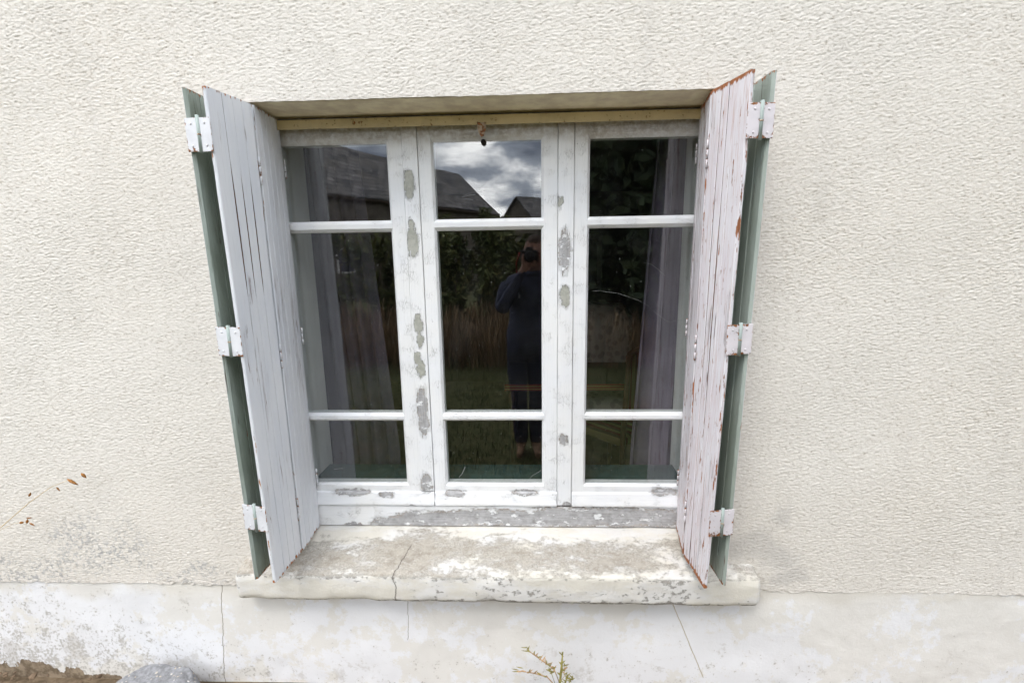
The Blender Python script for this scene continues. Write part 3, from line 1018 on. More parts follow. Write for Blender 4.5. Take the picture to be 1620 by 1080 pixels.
def gap_fine(seed, k):
    return lambda i, z: k * (0.00035 + 0.0009 * max(0, mnoise.noise(Vector((seed + i * 5.3, 0, z * 1.6))) + 0.35))


OPEN = {1: (1.60, 1.98), 2: (1.585, 1.99), 3: (1.60, 2.0)}


def gap_open(i, z):
    """Joints that have opened into long slits below the upper hinge."""
    g = 0.0003 + 0.0008 * max(0, mnoise.noise(Vector((14.3 + i * 5.3, 0, z * 1.4))) + 0.1)
    if i in OPEN:
        a, b = OPEN[i]
        if a < z < b:
            g += 0.0026 * math.sin(math.pi * (z - a) / (b - a)) ** 0.5
    return g


# left shutter: jamb leaf, middle leaf, outer leaf folded back behind it
sl = empty('folding_shutter', (-0.905, -0.012, SZ0))
tag(sl, 'bluish white folding shutter with long open splits, green inside, beside the grey dirt stain', 'shutter', 'folding shutters of the window')
SLI = Vector((-0.905, -0.012, SZ0))


def sh_pos(root, o, base):
    o.location -= base
    return o


LB, LC, RB, RC = -0.0154, -0.0123, 0.019, 0.016                  # the open leaves splay a little towards the top
for nm, p0, p1, n_, mats, fs, wd, sd0, ln in (
        ('jamb_leaf', (-0.9055, -0.012), (-0.8925, -0.188), 5, [M['shutL'], M['green'], M['shutL']], -1, None, 1.7, (0, 0)),
        ('middle_leaf', (-0.8930, -0.196), (-0.9155, -0.365), 4, [M['shutL'], M['green'], M['shutL']], -1, [0.25, 0.23, 0.22, 0.34], 14.3, (0, LB)),
        ('outer_leaf', (-0.988, -0.352), (-0.985, -0.204), 3, [M['green'], M['shutL'], M['shutL']], 1, [1.3, 1, 1], 31.0, (-LC, -LC))):
    lf = leaf(sl, nm, p0, p1, n_, mats, fs, (gap_open if nm == 'middle_leaf' else gap_fine(sd0, 0.7)), wd, seed=sd0,
              T=0.010 if nm == 'outer_leaf' else 0.013, lean=ln, chamf=0.008 if nm == 'outer_leaf' else None)
    lf.location -= SLI
for z in (2.083, 1.464, 0.848):
    dz = z - 1.41
    sh_pos(sl, edge_hinge(sl, (-0.9985 + LC * dz, -0.3525), (-0.9140 + LB * dz, -0.366), z, M['hingeL']), SLI)
for z in (2.03, 1.40, 0.80):
    sh_pos(sl, butt_hinge(sl, -0.9035, -0.0045, z + 0.02, M['hingeL']), SLI)
    sh_pos(sl, butt_hinge(sl, -0.8915, -0.192, z - 0.02, M['hingeL'], 0.09), SLI)

# right shutter, pink-stained
sr = empty('folding_shutter', (0.6, -0.012, SZ0))
tag(sr, 'pink stained folding shutter streaked with rust brown bare wood and rusty hinges', 'shutter', 'folding shutters of the window')
SRI = Vector((0.6, -0.012, SZ0))
for nm, p0, p1, n_, mats, fs, wd, sd0, ln in (
        ('jamb_leaf', (0.603, -0.012), (0.5715, -0.188), 5, [M['shutR'], M['green'], M['shutR']], 1, None, 51.7, (0, 0)),
        ('middle_leaf', (0.5720, -0.196), (0.6000, -0.365), 4, [M['shutR'], M['green'], M['shutR']], 1, [0.28, 0.20, 0.18, 0.36], 64.3, (0, RB)),
        ('outer_leaf', (0.6665, -0.352), (0.663, -0.204), 3, [M['green'], M['shutR'], M['shutR']], -1, [1.3, 1, 1], 81.0, (-RC, -RC))):
    lf = leaf(sr, nm, p0, p1, n_, mats, fs, gap_fine(sd0, 2.8 if nm == 'middle_leaf' else 0.9), wd, seed=sd0,
              T=0.010 if nm == 'outer_leaf' else 0.013, lean=ln, chamf=0.008 if nm == 'outer_leaf' else None)
    lf.location -= SRI
for z in (2.080, 1.457, 0.842):
    dz = z - 1.41
    sh_pos(sr, edge_hinge(sr, (0.5985 + RB * dz, -0.366), (0.6770 + RC * dz, -0.3525), z, M['hingeR']), SRI)
for z in (2.05, 1.42, 0.80):
    sh_pos(sr, butt_hinge(sr, 0.601, -0.0045, z + 0.02, M['hingeR']), SRI)
    sh_pos(sr, butt_hinge(sr, 0.5705, -0.192, z - 0.02, M['hingeR'], 0.09), SRI)

# ------------------------------------------------------------------ the room behind the glass
M['floorwood'] = mat_plain('dark_floor_boards', (0.10, 0.065, 0.04), 0.5, 0.3, 6, 0.3)
M['ceil'] = mat_plain('room_ceiling_paint', (0.32, 0.30, 0.27), 0.9, 0.05)
rx0, rx1, ry0, ry1 = -2.3, 2.0, 0.2405, 4.3
tag(box('room_floor', rx0, rx1, ry0, ry1, -0.08, 0.02, M['floorwood']), kind='structure')
tag(box('room_ceiling', rx0, rx1, ry0, ry1, 2.5, 2.6, M['ceil']), kind='structure')
tag(box('room_wall_back', rx0, rx1, ry1, ry1 + 0.1, -0.1, 2.6, M['inner']), kind='structure')
tag(box('room_wall_left', rx0 - 0.1, rx0, ry0, ry1 + 0.1, -0.1, 2.6, M['inner']), kind='structure')
tag(box('room_wall_right', rx1, rx1 + 0.1, ry0, ry1 + 0.1, -0.1, 2.6, M['inner']), kind='structure')


def m_cloth(name, a, b):
    t = NT(name)
    w = t.noise(t.pos, 700, 2)
    n = t.noise(t.pos, 5, 3)
    c = t.mix(t.step(n, 0.35, 0.65), a, b)
    return t.done(c, 0.95, t.bump(w, 0.0006), spec=0.1)


M['curtain'] = m_cloth('lilac_grey_curtain', (0.155, 0.128, 0.17), (0.215, 0.18, 0.23))
M['curtain2'] = m_cloth('slate_grey_curtain', (0.105, 0.092, 0.12), (0.15, 0.13, 0.16))


def curtain(x_out, xi_top, xi_bot, y, folds, mat, seed, z0=0.06, z1=2.42, amp=0.03):
    nu, nv = 140, 30
    v = []
    for j in range(nv):
        tz = j / (nv - 1)
        z = z0 + (z1 - z0) * tz
        xi = xi_bot + (xi_top - xi_bot) * max(0, (z - 0.8) / 1.4)
        for i in range(nu):
            u = i / (nu - 1)
            ph = 2 * math.pi * folds * u + 0.8 * mnoise.noise(Vector((u * 4, z * 0.5, seed)))
            w = math.sin(ph)
            a = amp * (0.6 + 0.4 * mnoise.noise(Vector((u * 6, z * 0.6, seed + 5)))) * (1.2 - 0.3 * tz)
            yy = y + a * (w + 0.35 * math.sin(2.3 * ph + seed)) + 0.01 * mnoise.noise(Vector((u * 9, z * 2, seed + 9)))
            v.append((x_out + (xi - x_out) * u + 0.012 * math.cos(ph), yy, z))
    q_ = grid_quads(nv, nu)
    o = arr_mesh('curtain', np.array(v), q_, mat)
    m = o.modifiers.new('thickness', 'SOLIDIFY')
    m.thickness = 0.002
    return o


c1 = curtain(-1.22, -0.75, -0.65, 0.315, 8, M['curtain2'], 1.0)
tag(c1, 'dark grey curtain hanging inside the pane next to the bluish shutter', 'curtain', 'curtains behind the window')
c2 = curtain(1.02, 0.535, 0.465, 0.315, 7, M['curtain'], 4.0)
tag(c2, 'lilac grey curtain hanging inside the pane next to the pink shutter', 'curtain', 'curtains behind the window')
tag(tube('curtain_rail', [(-1.5, 0.29, 2.44), (1.3, 0.29, 2.44)], 0.012, M['floorwood'], None, 8), 'thin dark curtain rail above the inside of the window', 'curtain rail')


# armchair with patterned throw
def m_throw():
    t = NT('grey_patterned_throw')
    v = t.voro(t.pos, 16, 'F1')
    n = t.noise(t.pos, 20, 4)
    c = t.mix(t.step(t.ma('ADD', v, t.ma('MULTIPLY', n, 0.5)), 0.55, 0.75), (0.42, 0.40, 0.37), (0.60, 0.575, 0.53))
    return t.done(c, 0.95, t.bump(n, 0.004), spec=0.1)


def m_stripe():
    t = NT('red_gold_striped_cloth')
    x, y, z = t.xyz(t.obj())
    w = t.ma('FRACT', t.ma('MULTIPLY', x, 11.0))
    c = t.mix(t.ma('LESS_THAN', w, 0.4), (0.26, 0.20, 0.08), (0.20, 0.045, 0.035))
    c = t.mix(t.ma('GREATER_THAN', w, 0.78), c, (0.12, 0.07, 0.04))
    return t.done(c, 0.9, spec=0.1)


M['throw'] = m_throw()
M['stripe'] = m_stripe()
M['wood'] = mat_plain('dark_varnished_wood', (0.11, 0.05, 0.025), 0.4, 0.3, 12, 0.4)


def soft_box(name, x0, x1, y0, y1, z0, z1, mat, parent, r=0.06, nz_=0.012, seed=0.0):
    bm = bmesh.new()
    bmesh.ops.create_cube(bm, size=1)
    for v in bm.verts:
        v.co = Vector(((x0 + x1) / 2 + v.co.x * (x1 - x0), (y0 + y1) / 2 + v.co.y * (y1 - y0), (z0 + z1) / 2 + v.co.z * (z1 - z0)))
    bmesh.ops.bevel(bm, geom=bm.edges[:], offset=r, segments=4, affect='EDGES', profile=0.5)
    bmesh.ops.subdivide_edges(bm, edges=[e_ for e_ in bm.edges if e_.calc_length() > 0.15], cuts=3, use_grid_fill=True)
    for v in bm.verts:
        v.co += mnoise.noise_vector(v.co * 6 + Vector((seed, 0, 0))) * nz_
    me = bpy.data.meshes.new(name)
    bm.to_mesh(me)
    bm.free()
    return link(name, me, mat, parent, True)


ac = empty('armchair', (0.72, 2.45, 0.02))
tag(ac, 'rounded armchair under a grey patterned throw inside the room', 'armchair')
for nm, b_ in (('backrest', (-0.30, 0.30, 0.16, 0.56, 0.25, 1.22)), ('seat', (-0.33, 0.37, -0.35, 0.3, 0.16, 0.45)),
               ('armrest', (-0.52, -0.32, -0.35, 0.42, 0.12, 0.66)), ('armrest', (0.36, 0.56, -0.35, 0.42, 0.12, 0.66))):
    soft_box(nm, *b_, M['throw'], ac, 0.17 if nm == 'backrest' else 0.09, 0.03, b_[0])
for dx in (-0.45, 0.48):
    for dy in (-0.3, 0.38):
        tube('leg', [(dx, dy, 0.0), (dx, dy, 0.14)], [0.018, 0.026], M['wood'], ac, 8)

# dining chair with striped back, turned a little
ch = empty('chair', (0.62, 1.42, 0.02))
ch.rotation_euler = (0, 0, 0.75)
tag(ch, 'wooden chair with red and gold striped upholstered back beside the table', 'chair')
soft_box('seat', -0.21, 0.21, -0.21, 0.21, 0.42, 0.49, M['stripe'], ch, 0.025, 0.003)
bk = soft_box('backrest', -0.17, 0.17, -0.225, -0.18, 0.60, 1.06, M['stripe'], ch, 0.02, 0.003)
for sx in (-0.19, 0.19):
    tube('leg', [(sx, -0.2, 0), (sx, -0.2, 0.45), (sx, -0.215, 0.75), (sx, -0.23, 1.08)], [0.017, 0.02, 0.019, 0.016], M['wood'], ch, 8)
    tube('leg', [(sx, 0.19, 0), (sx, 0.19, 0.43)], [0.015, 0.02], M['wood'], ch, 8)
tube('top_rail', [(-0.19, -0.228, 1.07), (0, -0.235, 1.10), (0.19, -0.228, 1.07)], 0.018, M['wood'], ch, 8)

# table with a striped cloth
tb = empty('table', (0.3, 2.1, -0.04))
tag(tb, 'low wooden table inside the room below the striped cloth', 'table')
box('table_top', -0.5, 0.75, -0.33, 0.4, 0.70, 0.735, M['wood'], tb)
for dx in (-0.45, 0.7):
    for dy in (-0.28, 0.35):
        tube('leg', [(dx, dy, 0.06), (dx, dy, 0.70)], [0.02, 0.03], M['wood'], tb, 8)


def m_border():
    t = NT('striped_cloth_border')
    x, y, z = t.xyz(t.pos)
    w = t.ma('FRACT', t.ma('MULTIPLY', z, 46.0))
    c = t.mix(t.ma('LESS_THAN', w, 0.5), (0.50, 0.33, 0.10), (0.42, 0.09, 0.04))
    c = t.mix(t.ma('GREATER_THAN', y, 1.765), c, (0.09, 0.08, 0.07))
    return t.done(c, 0.9, spec=0.1)


tc = prism('tablecloth', [(1.755, 0.655), (1.753, 0.702), (1.76, 0.706), (2.51, 0.706), (2.51, 0.698), (1.762, 0.697), (1.758, 0.655)], -0.205, 1.06, 'x', m_border(), segs=24, jit=0.003)
tag(tc, 'tablecloth with red and yellow striped hem on the table in the room', 'tablecloth')

pf_ = empty('picture_frame', (0.64, 4.28, 1.26))
tag(pf_, 'white picture frame on the back wall of the room', 'picture')
M['whiteframe'] = mat_plain('white_frame_paint', (0.75, 0.74, 0.72), 0.6)
M['print'] = mat_plain('faded_grey_print', (0.25, 0.24, 0.24), 0.8, 0.3, 6)
for nm, a in (('side', (-0.30, -0.24, -0.03, 0.01, 0.0, 0.72)), ('side', (0.24, 0.30, -0.03, 0.01, 0.0, 0.72)),
              ('side', (-0.2395, 0.2395, -0.03, 0.01, 0.0, 0.06)), ('side', (-0.2395, 0.2395, -0.03, 0.01, 0.66, 0.72))):
    box(nm, *a, M['whiteframe'], pf_)
box('print', -0.239, 0.239, -0.015, -0.005, 0.061, 0.659, M['print'], pf_)

# ------------------------------------------------------------------ what the glass reflects: garden, houses, photographer
M['leafdark'] = m_leaf('evergreen_leaf', (0.03, 0.05, 0.028), (0.06, 0.09, 0.04), (0.10, 0.12, 0.05))
M['leafhedge'] = m_leaf('hedge_leaf', (0.06, 0.09, 0.025), (0.13, 0.15, 0.045), (0.22, 0.19, 0.06))
M['drystalk'] = m_leaf('dry_weed', (0.19, 0.12, 0.07), (0.28, 0.185, 0.10), (0.12, 0.115, 0.05))
M['grass'] = m_leaf('garden_grass', (0.05, 0.08, 0.02), (0.10, 0.12, 0.035), (0.2, 0.17, 0.08))
M['bark'] = mat_plain('tree_bark', (0.10, 0.075, 0.055), 0.9, 0.3, 15, 0.1, 0.01)
M['slate'] = m_slate()
M['housewall'] = mat_plain('old_stone_wall', (0.15, 0.13, 0.105), 0.9, 0.35, 3, 0.1)
M['darkglass'] = mat_plain('far_window_glass', (0.03, 0.035, 0.04), 0.15, 0.1)
M['barn'] = mat_plain('dark_barn_door', (0.07, 0.05, 0.035), 0.8)


def leaves(name, centers, size, mat, parent, tilt=1.0):
    n = len(centers)
    a = RNG.standard_normal((n, 3))
    a /= np.linalg.norm(a, axis=1, keepdims=True)
    b = RNG.standard_normal((n, 3))
    b -= (b * a).sum(1, keepdims=True) * a
    b /= np.linalg.norm(b, axis=1, keepdims=True)
    s = size * RNG.uniform(0.6, 1.4, (n, 1))
    v = np.stack([centers - a * s, centers + b * s * 0.45, centers + a * s, centers - b * s * 0.45], 1).reshape(-1, 3)
    return arr_mesh(name, v, np.arange(4 * n).reshape(n, 4), mat, parent, False)


def blades(name, base, height, lean, width, mat, parent=None):
    n = len(base)
    d = RNG.standard_normal((n, 2))
    d /= np.linalg.norm(d, axis=1, keepdims=True)
    h = height * RNG.uniform(0.5, 1.3, (n, 1))
    off = np.concatenate([d * h * lean * RNG.uniform(0.2, 1.0, (n, 1)), h], 1)
    side = np.concatenate([-d[:, 1:2], d[:, 0:1], np.zeros((n, 1))], 1) * width
    mid = base + off * np.array([0.35, 0.35, 0.6])
    v = np.stack([base - side, base + side, mid + side * 0.8, base + off, mid - side * 0.8], 1).reshape(-1, 3)
    k = np.arange(n)[:, None] * 5
    return arr_mesh(name, v, np.concatenate([k + [0, 1, 2, 4]], 0), mat, parent, False) if False else \
        arr_mesh(name, v, np.vstack([k + np.array([0, 1, 2, 4])]), mat, parent, False)


def blob_points(n, c, r, seed, rough=0.45):
    """Points clumped through an uneven ellipsoid."""
    rr = np.random.default_rng(seed)
    k = max(6, n // 220)
    cl = rr.standard_normal((k, 3))
    cl /= np.linalg.norm(cl, axis=1, keepdims=True)
    cl *= rr.uniform(0.35, 1.0, (k, 1)) ** 0.5
    cl *= 1 + rough * (rr.random((k, 1)) - 0.5)
    idx = rr.integers(0, k, n)
    p = cl[idx] + np.clip(rr.standard_normal((n, 3)), -1.9, 1.9) * 0.14
    return p * np.array(r) + np.array(c)


# hedge: a line of bushes read as one hedge
hg = empty('hedge', (-2.0, -9.0, 0))
tag(hg, 'tall green garden hedge reflected in the middle panes', 'hedge')
pts = []
for i in range(15):
    x = -9.5 + i * 0.85
    pts.append(blob_points(2600, (x + 2.0 + random.uniform(-.2, .2), random.uniform(-.4, .4), 1.25 + random.uniform(-.1, .15)),
                           (0.75, 0.7, 1.15 + random.uniform(-.15, .25)), 100 + i))
leaves('foliage', np.vstack(pts), 0.07, M['leafhedge'], hg)
for i in range(15):
    x = -7.5 + i * 0.85
    tube('stem', [(x, 0, -0.05), (x + random.uniform(-.1, .1), 0.05, 0.7), (x + random.uniform(-.2, .2), 0, 1.6)], [0.05, 0.035, 0.015], M['bark'], hg, 6)


def tree(name, label, loc, h, r, trunk_r, seed, nleaf, mat, zc=0.55, size=0.09):
    t_ = empty(name, loc)
    tag(t_, label, 'tree', 'garden trees behind the photographer')
    rr = random.Random(seed)
    tube('trunk', [(0, 0, -0.1), (0.05, 0.03, h * 0.3), (-0.04, 0.05, h * 0.6), (0.02, 0, h * 0.9)], [trunk_r, trunk_r * 0.8, trunk_r * 0.5, trunk_r * 0.15], M['bark'], t_, 8)
    for k in range(7):
        a, z = rr.uniform(0, 6.28), h * rr.uniform(0.25, 0.75)
        tube('limb', [(0, 0, z), (math.cos(a) * r[0] * .4, math.sin(a) * r[1] * .4, z + h * 0.06), (math.cos(a) * r[0] * .85, math.sin(a) * r[1] * .85, z + h * 0.14)],
             [trunk_r * 0.45, trunk_r * 0.3, trunk_r * 0.1], M['bark'], t_, 6)
    leaves('crown', blob_points(nleaf, (0, 0, h * zc), (r[0], r[1], h * 0.45), seed), size, mat, t_)
    return t_


tree('evergreen_tree', 'dense dark evergreen tree reflected in the pane beside the pink shutter', (2.7, -7.2, 0), 6.8, (2.0, 1.8), 0.2, 11, 34000, M['leafdark'], size=0.13)
tree('evergreen_tree', 'dark evergreen tree at the far edge of the reflected garden', (6.5, -8.5, 0), 7.5, (2.2, 2.0), 0.22, 12, 16000, M['leafdark'])
tree('garden_tree', 'small green tree top showing between the two reflected roofs', (-1.95, -23, 0), 4.2, (1.1, 1.0), 0.12, 13, 7000, M['leafhedge'], size=0.12)
tree('garden_tree', 'green tree in front of the long reflected slate roof', (-5.3, -22, 0), 3.9, (1.8, 1.2), 0.14, 14, 7000, M['leafhedge'], size=0.12)

# tall dry weeds and grass on the lawn
n = 13000
base = np.stack([RNG.uniform(-7, 4, n), RNG.uniform(-8.6, -5.0, n), np.zeros(n)], 1)
base[:, 2] -= RNG.uniform(0, 0.45, n)
w_ = blades('dry_weeds', base, 1.15, 1.0, 0.009, M['drystalk'])
tag(w_, 'tall brown dry weeds in front of the hedge, reflected in the glass', 'weeds', kind='stuff')
n = 30000
base = np.stack([RNG.uniform(-6, 5, n), RNG.uniform(-6.2, -1.0, n), np.full(n, -0.02)], 1)
g_ = blades('grass', base, 0.11, 0.6, 0.004, M['grass'])
tag(g_, 'short rough lawn grass, reflected in the lower panes', 'grass', kind='stuff')


def house(name, label, r0, r1, half, h_ridge, h_eave, over=0.25):
    """Gabled house from ridge end r0 to r1 (xy)."""
    a, b = Vector(r0), Vector(r1)
    d = (b - a)
    L = d.length
    hs = empty(name, (a.x, a.y, 0))
    hs.rotation_euler = (0, 0, math.atan2(d.y, d.x))
    tag(hs, label, 'house', 'houses beyond the garden')
    prism('wall', [(-half, -0.1), (half, -0.1), (half, h_eave), (0, h_ridge - 0.12), (-half, h_eave)], 0, L, 'x', M['housewall'], hs)
    sl_ = math.hypot(half + over, (h_ridge - h_eave) * (half + over) / half)
    an = math.atan2(h_ridge - h_eave, half)
    for s in (-1, 1):
        rf = box('roof', -0.3, L + 0.3, 0, sl_, 0.0, 0.10, M['slate'], hs)
        if s > 0:
            rf.rotation_euler = (-an, 0, 0)
            rf.location = (0, 0.0, h_ridge - 0.03)
        else:
            rf.rotation_euler = (an, 0, math.pi) if False else (-an, 0, math.pi)
            rf.location = (L, 0.0, h_ridge - 0.03)
        box('gutter', -0.3, L + 0.3, sl_ - 0.02, sl_ + 0.1, -0.08, 0.02, M['barn'], rf)
    for k, xx in enumerate((L * 0.2, L * 0.45, L * 0.75)):
        for s in (-1, 1):
            y0 = s * half
            f_ = box('window', xx - 0.5, xx + 0.5, min(y0, y0 + s * 0.05), max(y0, y0 + s * 0.05), 1.0, 2.2, M['whiteframe'], hs)
            box('pane', xx - 0.42, xx + 0.42, min(y0 + s * 0.051, y0 + s * 0.06), max(y0 + s * 0.051, y0 + s * 0.06), 1.08, 2.12, M['darkglass'], f_)
    hs_roofs[name + label[:5]] = rf
    return hs


hs_roofs = {}


def real(dx, dy):
    """Point seen in the glass at sideways dx and depth dy from the camera."""
    return (dx, 0.03 - (dy - 1.75))


M['rooflight'] = mat_plain('roof_light_sky_reflection', (0.85, 0.85, 0.88), 0.15, 0.02, 5, 0.8)  # near-white colour stands in for the sky mirrored in the skylight
H1 = house('slate_roofed_house', 'long house with a dark slate roof reflected in the upper panes', real(-5.45, 35.3), real(-14.0, 19.7), 3.4, CAM_Z + 6.0, CAM_Z + 3.05)
sk = box('roof_light', 8.05, 8.55, 0.9, 1.5, 0.101, 0.14, M['rooflight'], None)
H2 = house('slate_roofed_house', 'smaller steep roofed house reflected beside the long slate roof', real(-1.0, 45.0), real(7.5, 52.0), 3.2, CAM_Z + 5.5, CAM_Z + 2.6)
sk.parent = hs_roofs['slate_roofed_houselong ']

# ------------------------------------------------------------------ the photographer
M['jacket'] = mat_plain('navy_jacket', (0.05, 0.058, 0.10), 0.8, 0.25, 12, 0.2, 0.006)
M['jeans'] = mat_plain('dark_jeans', (0.035, 0.04, 0.065), 0.85, 0.2, 14, 0.15, 0.004)
M['skin'] = mat_plain('skin', (0.36, 0.20, 0.15), 0.55, 0.06, 20, 0.4)
M['hair'] = mat_plain('short_brown_hair', (0.05, 0.03, 0.02), 0.7, 0.3, 60, 0.3, 0.004)
M['shoe'] = mat_plain('tan_shoe', (0.26, 0.16, 0.10), 0.6)
M['black'] = mat_plain('black_camera_plastic', (0.012, 0.012, 0.013), 0.35, 0.2, 40, 0.5)
M['strap'] = mat_plain('red_strap', (0.35, 0.02, 0.02), 0.7)
M['lens'] = mat_plain('lens_glass', (0.008, 0.008, 0.014), 0.05, 0.1, 5, 0.8)

joints, edges_, rad = [], [], []


def jn(p, r, parent=None):
    joints.append(Vector(p))
    rad.append(r if isinstance(r, tuple) else (r, r))
    if parent is not None:
        edges_.append((parent, len(joints) - 1))
    return len(joints) - 1


PX, PY = -0.018, -2.03
pel = jn((PX, PY, 0.98), (0.185, 0.14))
sp1 = jn((PX + 0.01, PY - 0.01, 1.16), (0.185, 0.145), pel)
sp2 = jn((PX + 0.02, PY, 1.36), (0.20, 0.15), sp1)
chs = jn((PX + 0.03, PY + 0.01, 1.49), (0.15, 0.105), sp2)
nk = jn((PX + 0.05, PY + 0.03, 1.585), 0.062, chs)
hd0 = jn((PX + 0.06, PY + 0.05, 1.67), (0.066, 0.078), nk)
hd1 = jn((PX + 0.065, PY + 0.05, 1.76), (0.078, 0.098), hd0)
hd2 = jn((PX + 0.065, PY + 0.035, 1.845), (0.070, 0.085), hd1)
hd3 = jn((PX + 0.065, PY + 0.03, 1.89), (0.035, 0.045), hd2)
jn((PX + 0.064, PY + 0.162, 1.742), (0.012, 0.014), hd1)          # nose
for s in (-1, 1):
    jn((PX + 0.065 + s * 0.088, PY + 0.035, 1.755), (0.012, 0.022), hd1)   # ears


def arm(sh, el, wr, palm, tips, thumb):
    a = jn(sh, 0.086, chs)
    b = jn(tuple((Vector(sh) + Vector(el)) / 2), 0.072, a)
    c_ = jn(el, 0.062, b)
    d = jn(tuple((Vector(el) * 0.5 + Vector(wr) * 0.5)), 0.054, c_)
    e_ = jn(wr, 0.031, d)
    p = jn(palm, (0.030, 0.020), e_)
    for k1, k2 in tips:
        f1 = jn(k1, 0.0095, p)
        jn(k2, 0.008, f1)
    t1 = jn(thumb[0], 0.011, p)
    jn(thumb[1], 0.009, t1)


LZ = 1.715
arm((PX - 0.165, PY, 1.475), (PX - 0.215, PY + 0.15, 1.27), (-0.062, -1.835, 1.585), (-0.03, -1.815, 1.645),
    [((0.01 + 0.012 * k, -1.800 - 0.012 * k, 1.655 - 0.003 * k), (0.045 + 0.004 * k, -1.795 - 0.016 * k, 1.69 - 0.006 * k)) for k in range(4)],
    ((-0.052, -1.80, 1.69), (-0.045, -1.795, 1.73)))
arm((PX + 0.215, PY, 1.475), (PX + 0.31, PY + 0.14, 1.27), (0.125, -1.885, 1.60), (0.108, -1.88, 1.665),
    [((0.108, -1.835, 1.74 - 0.024 * k), (0.072, -1.822, 1.742 - 0.024 * k)) for k in range(4)],
    ((0.105, -1.90, 1.725), (0.075, -1.905, 1.745)))
for s, kx, kz, ft in ((-1, -0.10, -1.97, 0.02), (1, 0.055, -1.955, 0.0)):
    h_ = jn((PX + s * 0.085, PY, 0.93), (0.108, 0.115), pel)
    k0 = jn((PX + s * 0.088, PY + 0.02, 0.72), (0.095, 0.098), h_)
    k1_ = jn((PX + s * 0.080, PY + 0.035, 0.50), 0.076, k0)
    k2_ = jn((PX + s * 0.072, PY + 0.01, 0.34), (0.072, 0.076), k1_)
    k3_ = jn((PX + s * 0.065, PY - 0.005, 0.12), 0.066, k2_)
    k4_ = jn((PX + s * 0.065, PY - 0.01, 0.065), 0.046, k3_)
    k5_ = jn((PX + s * 0.075, PY + 0.10, 0.045), (0.042, 0.034), k4_)
    jn((PX + s * 0.082, PY + 0.185, 0.036), (0.036, 0.026), k5_)
pm = bpy.data.meshes.new('person_cage')
pm.from_pydata(joints, edges_, [])
po = bpy.data.objects.new('person_cage', pm)
COL.objects.link(po)
sk_m = po.modifiers.new('skin', 'SKIN')
sk_m.use_smooth_shade = True
for i, d_ in enumerate(pm.skin_vertices[0].data):
    d_.radius = rad[i]
    d_.use_root = i == 0
ss = po.modifiers.new('subdivision', 'SUBSURF')
ss.levels = ss.render_levels = 2
dg = bpy.context.evaluated_depsgraph_get()
body_me = bpy.data.meshes.new_from_object(po.evaluated_get(dg))
bpy.data.objects.remove(po)
body_me.name = 'person'
person = bpy.data.objects.new('person', body_me)
COL.objects.link(person)
body_me.materials.clear()
for k in ('jacket', 'jeans', 'skin', 'hair', 'shoe'):
    body_me.materials.append(M[k])
hc = Vector((PX + 0.065, PY + 0.045, 1.78))
for p_ in body_me.polygons:
    c_ = p_.center
    mi = 0
    if c_.z < 0.10:
        mi = 4
    elif c_.z < 0.93:
        mi = 1
    elif c_.z > 1.60 and (c_ - hc).length < 0.19 and c_.y < -1.86:
        mi = 3 if (c_.z > 1.815 or (c_.z > 1.70 and c_.y < PY + 0.03)) else 2
    elif c_.y > -1.93 and c_.z > 1.595:
        mi = 2
    p_.material_index = mi
    p_.use_smooth = True
tag(person, 'person in navy jacket and dark jeans holding up a camera, reflected in the middle pane', 'person')
# collar of the jacket
ring = []
for k in range(16):
    a = 2 * math.pi * k / 16
    ring.append((PX + 0.045 + 0.082 * math.cos(a), PY + 0.02 + 0.078 * math.sin(a), 1.56 + 0.014 * math.sin(a)))
ring.append(ring[0])
tube('collar', ring, 0.022, M['jacket'], person, 6)

cmr = empty('handheld_camera', (0.0, -1.86, LZ))
tag(cmr, 'black camera held to the face of the reflected photographer', 'camera')
bevel(prism('body', [(-0.07, -0.045), (0.072, -0.045), (0.072, 0.04), (0.03, 0.045), (0.022, 0.066), (-0.022, 0.066), (-0.03, 0.045), (-0.07, 0.04)], -0.022, 0.03, 'y', M['black'], cmr), 0.006, 3)
tube('lens', [(0, 0.030, 0.0), (0, 0.045, 0.0), (0, 0.046, 0.0), (0, 0.088, 0.0)], [0.034, 0.034, 0.039, 0.041], M['black'], cmr, 24)
tube('front_element', [(0, 0.0882, 0.0), (0, 0.0895, 0.0)], [0.032, 0.028], M['lens'], cmr, 24)
for s in (-1, 1):
    tube('strap', [(s * 0.073, 0.0, 0.025), (s * 0.098, -0.02, -0.05), (s * 0.10, -0.075, -0.13), (s * 0.085, -0.19, -0.145)], 0.006, M['strap'], cmr, 6)

# ------------------------------------------------------------------ small things at the foot of the wall
bm = bmesh.new()
bmesh.ops.create_icosphere(bm, subdivisions=5, radius=1.0)
for v in bm.verts:
    c_ = v.co.copy()
    d_ = 1 + 0.10 * mnoise.fractal(c_ * 1.6 + Vector((4, 0, 0)), 1, 2, 4)
    c_ = Vector((c_.x * 0.185, c_.y * 0.13, c_.z * 0.15)) * d_
    c_.z = min(c_.z, 0.088 + 0.012 * mnoise.noise(c_ * 18) - 0.35 * max(0, c_.x - 0.10))
    v.co = c_
me = bpy.data.meshes.new('concrete_lump')
bm.to_mesh(me)
bm.free()
rk = link('concrete_lump', me, M['rock'], None, True)
rk.location = (-1.475, -0.345, 0.030)
tag(rk, 'grey pebbly concrete lump lying at the foot of the wall', 'rock')
M['clod'] = mat_plain('dry_soil_clod', (0.17, 0.12, 0.08), 0.95, 0.35, 30, 0.1, 0.006)
cl_v, cl_f = [], []
